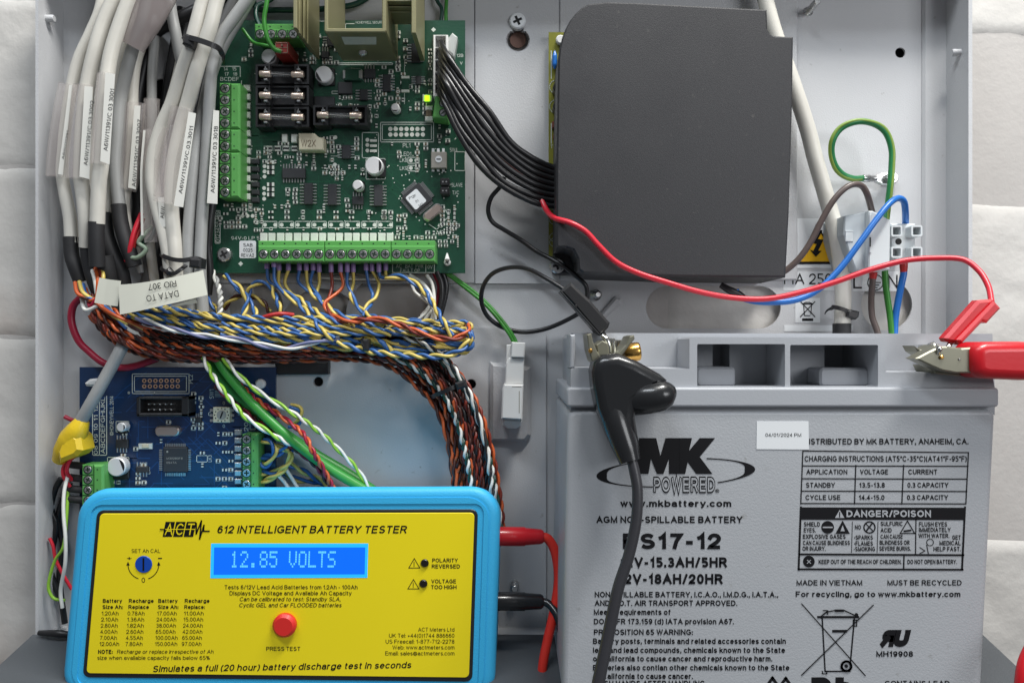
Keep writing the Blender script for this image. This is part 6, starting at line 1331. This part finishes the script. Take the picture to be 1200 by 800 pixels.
for i, pth in enumerate(([(303, 516, .012), (318, 518, .016), (322, 530, .018), (312, 545, .016), (303, 540, .012)], [(303, 536, .012), (325, 532, .016), (336, 520, .018), (332, 506, .018)], [(303, 554, .012), (325, 552, .014), (338, 540, .016), (341, 524, .016), (336, 508, .014)], [(303, 566, .012), (322, 558, .016), (336, 545, .018), (340, 530, .018), (322, 522, .016)],
                         [(336, 542, .010), (352, 550, .010), (370, 560, .010), (390, 575, .010)], [(330, 552, .008), (350, 562, .008), (380, 566, .008), (410, 585, .008)], [(340, 475, .016), (352, 480, .016), (350, 494, .014), (338, 500, .012)])):
    pair('blue and yellow pair ' + ('curling at the top terminal', 'looping up from the second terminal', 'rising steeply from the third terminal', 'bowing out of the fourth terminal', 'slanting down right', 'lying lowest, half behind the tester', 'hooked beside the crimson pair')[i] + ' of the blue board', pth, M_blue if i != 3 else M_yel, M_yel if i != 1 else M_blue, pitch=40, r=2.1, group='wires looping from the blue board terminals', seed=60 + i)
for i, pth in enumerate(([(325, 556, .014), (334, 566, .014), (345, 585, .014)], [(334, 548, .012), (344, 562, .012), (356, 585, .012)])):
    wire('white wire dropping behind the tester below the blue board terminals', pth, 2.2, M_wht, 'white wires below the blue board terminals')
# black ferruled stubs and loose wires down the left edge
for i, y in enumerate((545, 560, 573, 585)):
    lead('sleeved_wire_end', 'black sleeved wire end entering the left green terminals of the blue board', 'wire', [(82, y - 1, .012), (90, y, .013), (99, y + 1, .013)], 4.2, M_shrink, 10, 'sleeved wire ends at the left terminals of the blue board')
wire('red wire curving out of the yellow tape into the terminals', [(90, 532, .018), (82, 540, .018), (78, 552, .018), (84, 562, .014)], 2.3, M_red)
wire('second red wire curving out of the yellow tape', [(86, 534, .016), (76, 544, .016), (74, 556, .016), (82, 570, .014)], 2.1, M_red)
wire('red wire stub poking out left of the blue board', [(102, 500, .004), (90, 495, .006), (82, 492, .008), (76, 488, .008)], 2.6, M_crim)
wire('white wire hanging straight down the left edge beside the tester', [(80, 556, .016), (75, 575, .018), (74, 600, .02), (76, 630, .022), (77, 660, .022), (72, 690, .02), (73, 712, .02)], 2.1, M_wht)
wire('green wire bulging left beside the tester', [(80, 575, .012), (78, 610, .016), (75, 640, .018), (64, 656, .018), (58, 675, .018), (57, 690, .018), (64, 701, .018), (76, 703, .018)], 1.8, M_lime)
wire('red wire slanting down the left edge beside the tester', [(58, 630, .014), (62, 640, .014), (65, 655, .014), (72, 670, .014), (84, 690, .012)], 1.9, M_red)
lead('black_wire', 'black cable loop hanging against the left wall of the cabinet', 'wire', [(72, 560, .008), (64, 575, .008), (60, 595, .008), (66, 615, .008), (62, 640, .008), (60, 670, .008), (70, 700, .008)], 3.4, M_blackwire, 10)
lead('black_wire', 'second black cable loop hanging behind the white wire', 'wire', [(82, 565, .006), (72, 590, .006), (68, 612, .006), (74, 640, .006), (70, 680, .006), (76, 730, .006)], 3.4, M_blackwire, 10)
# earth wires above the green board
wire('bright green wire curving over the top terminals into the red header', [(316, -20, .032), (313, 5, .032), (310, 25, .031), (313, 45, .030), (322, 58, .028), (330, 61, .027)], 2.7, M_grn)
wire('teal wire bundle passing behind the top edge of the green board', [(296, -20, .006), (300, 8, .006), (330, 12, .006), (380, 10, .006), (420, 4, .006), (450, -20, .006)], 3.4, M_dgrn)
wire('second teal wire crossing down into the top terminals', [(330, -10, .010), (315, 2, .012), (302, 8, .014), (300, 20, .016), (306, 34, .018)], 2.8, M_dgrn)
wire('dark green wire entering the board at its top right corner', [(508, -20, .004), (512, 0, .005), (517, 12, .006), (516, 30, .006)], 2.2, M_dgrn)
wire('brighter green wire entering the board at its top right corner', [(524, -20, .004), (524, 0, .005), (523, 15, .006), (523, 30, .006)], 2.2, M_grn)
wire('green wire lying across the small capacitor at the top left of the board', [(284, 34, .022), (296, 50, .022), (310, 54, .024), (324, 56, .026)], 2.0, M_grn)
for o in list(bpy.data.objects):
    if '_w' in o: del o['_w']
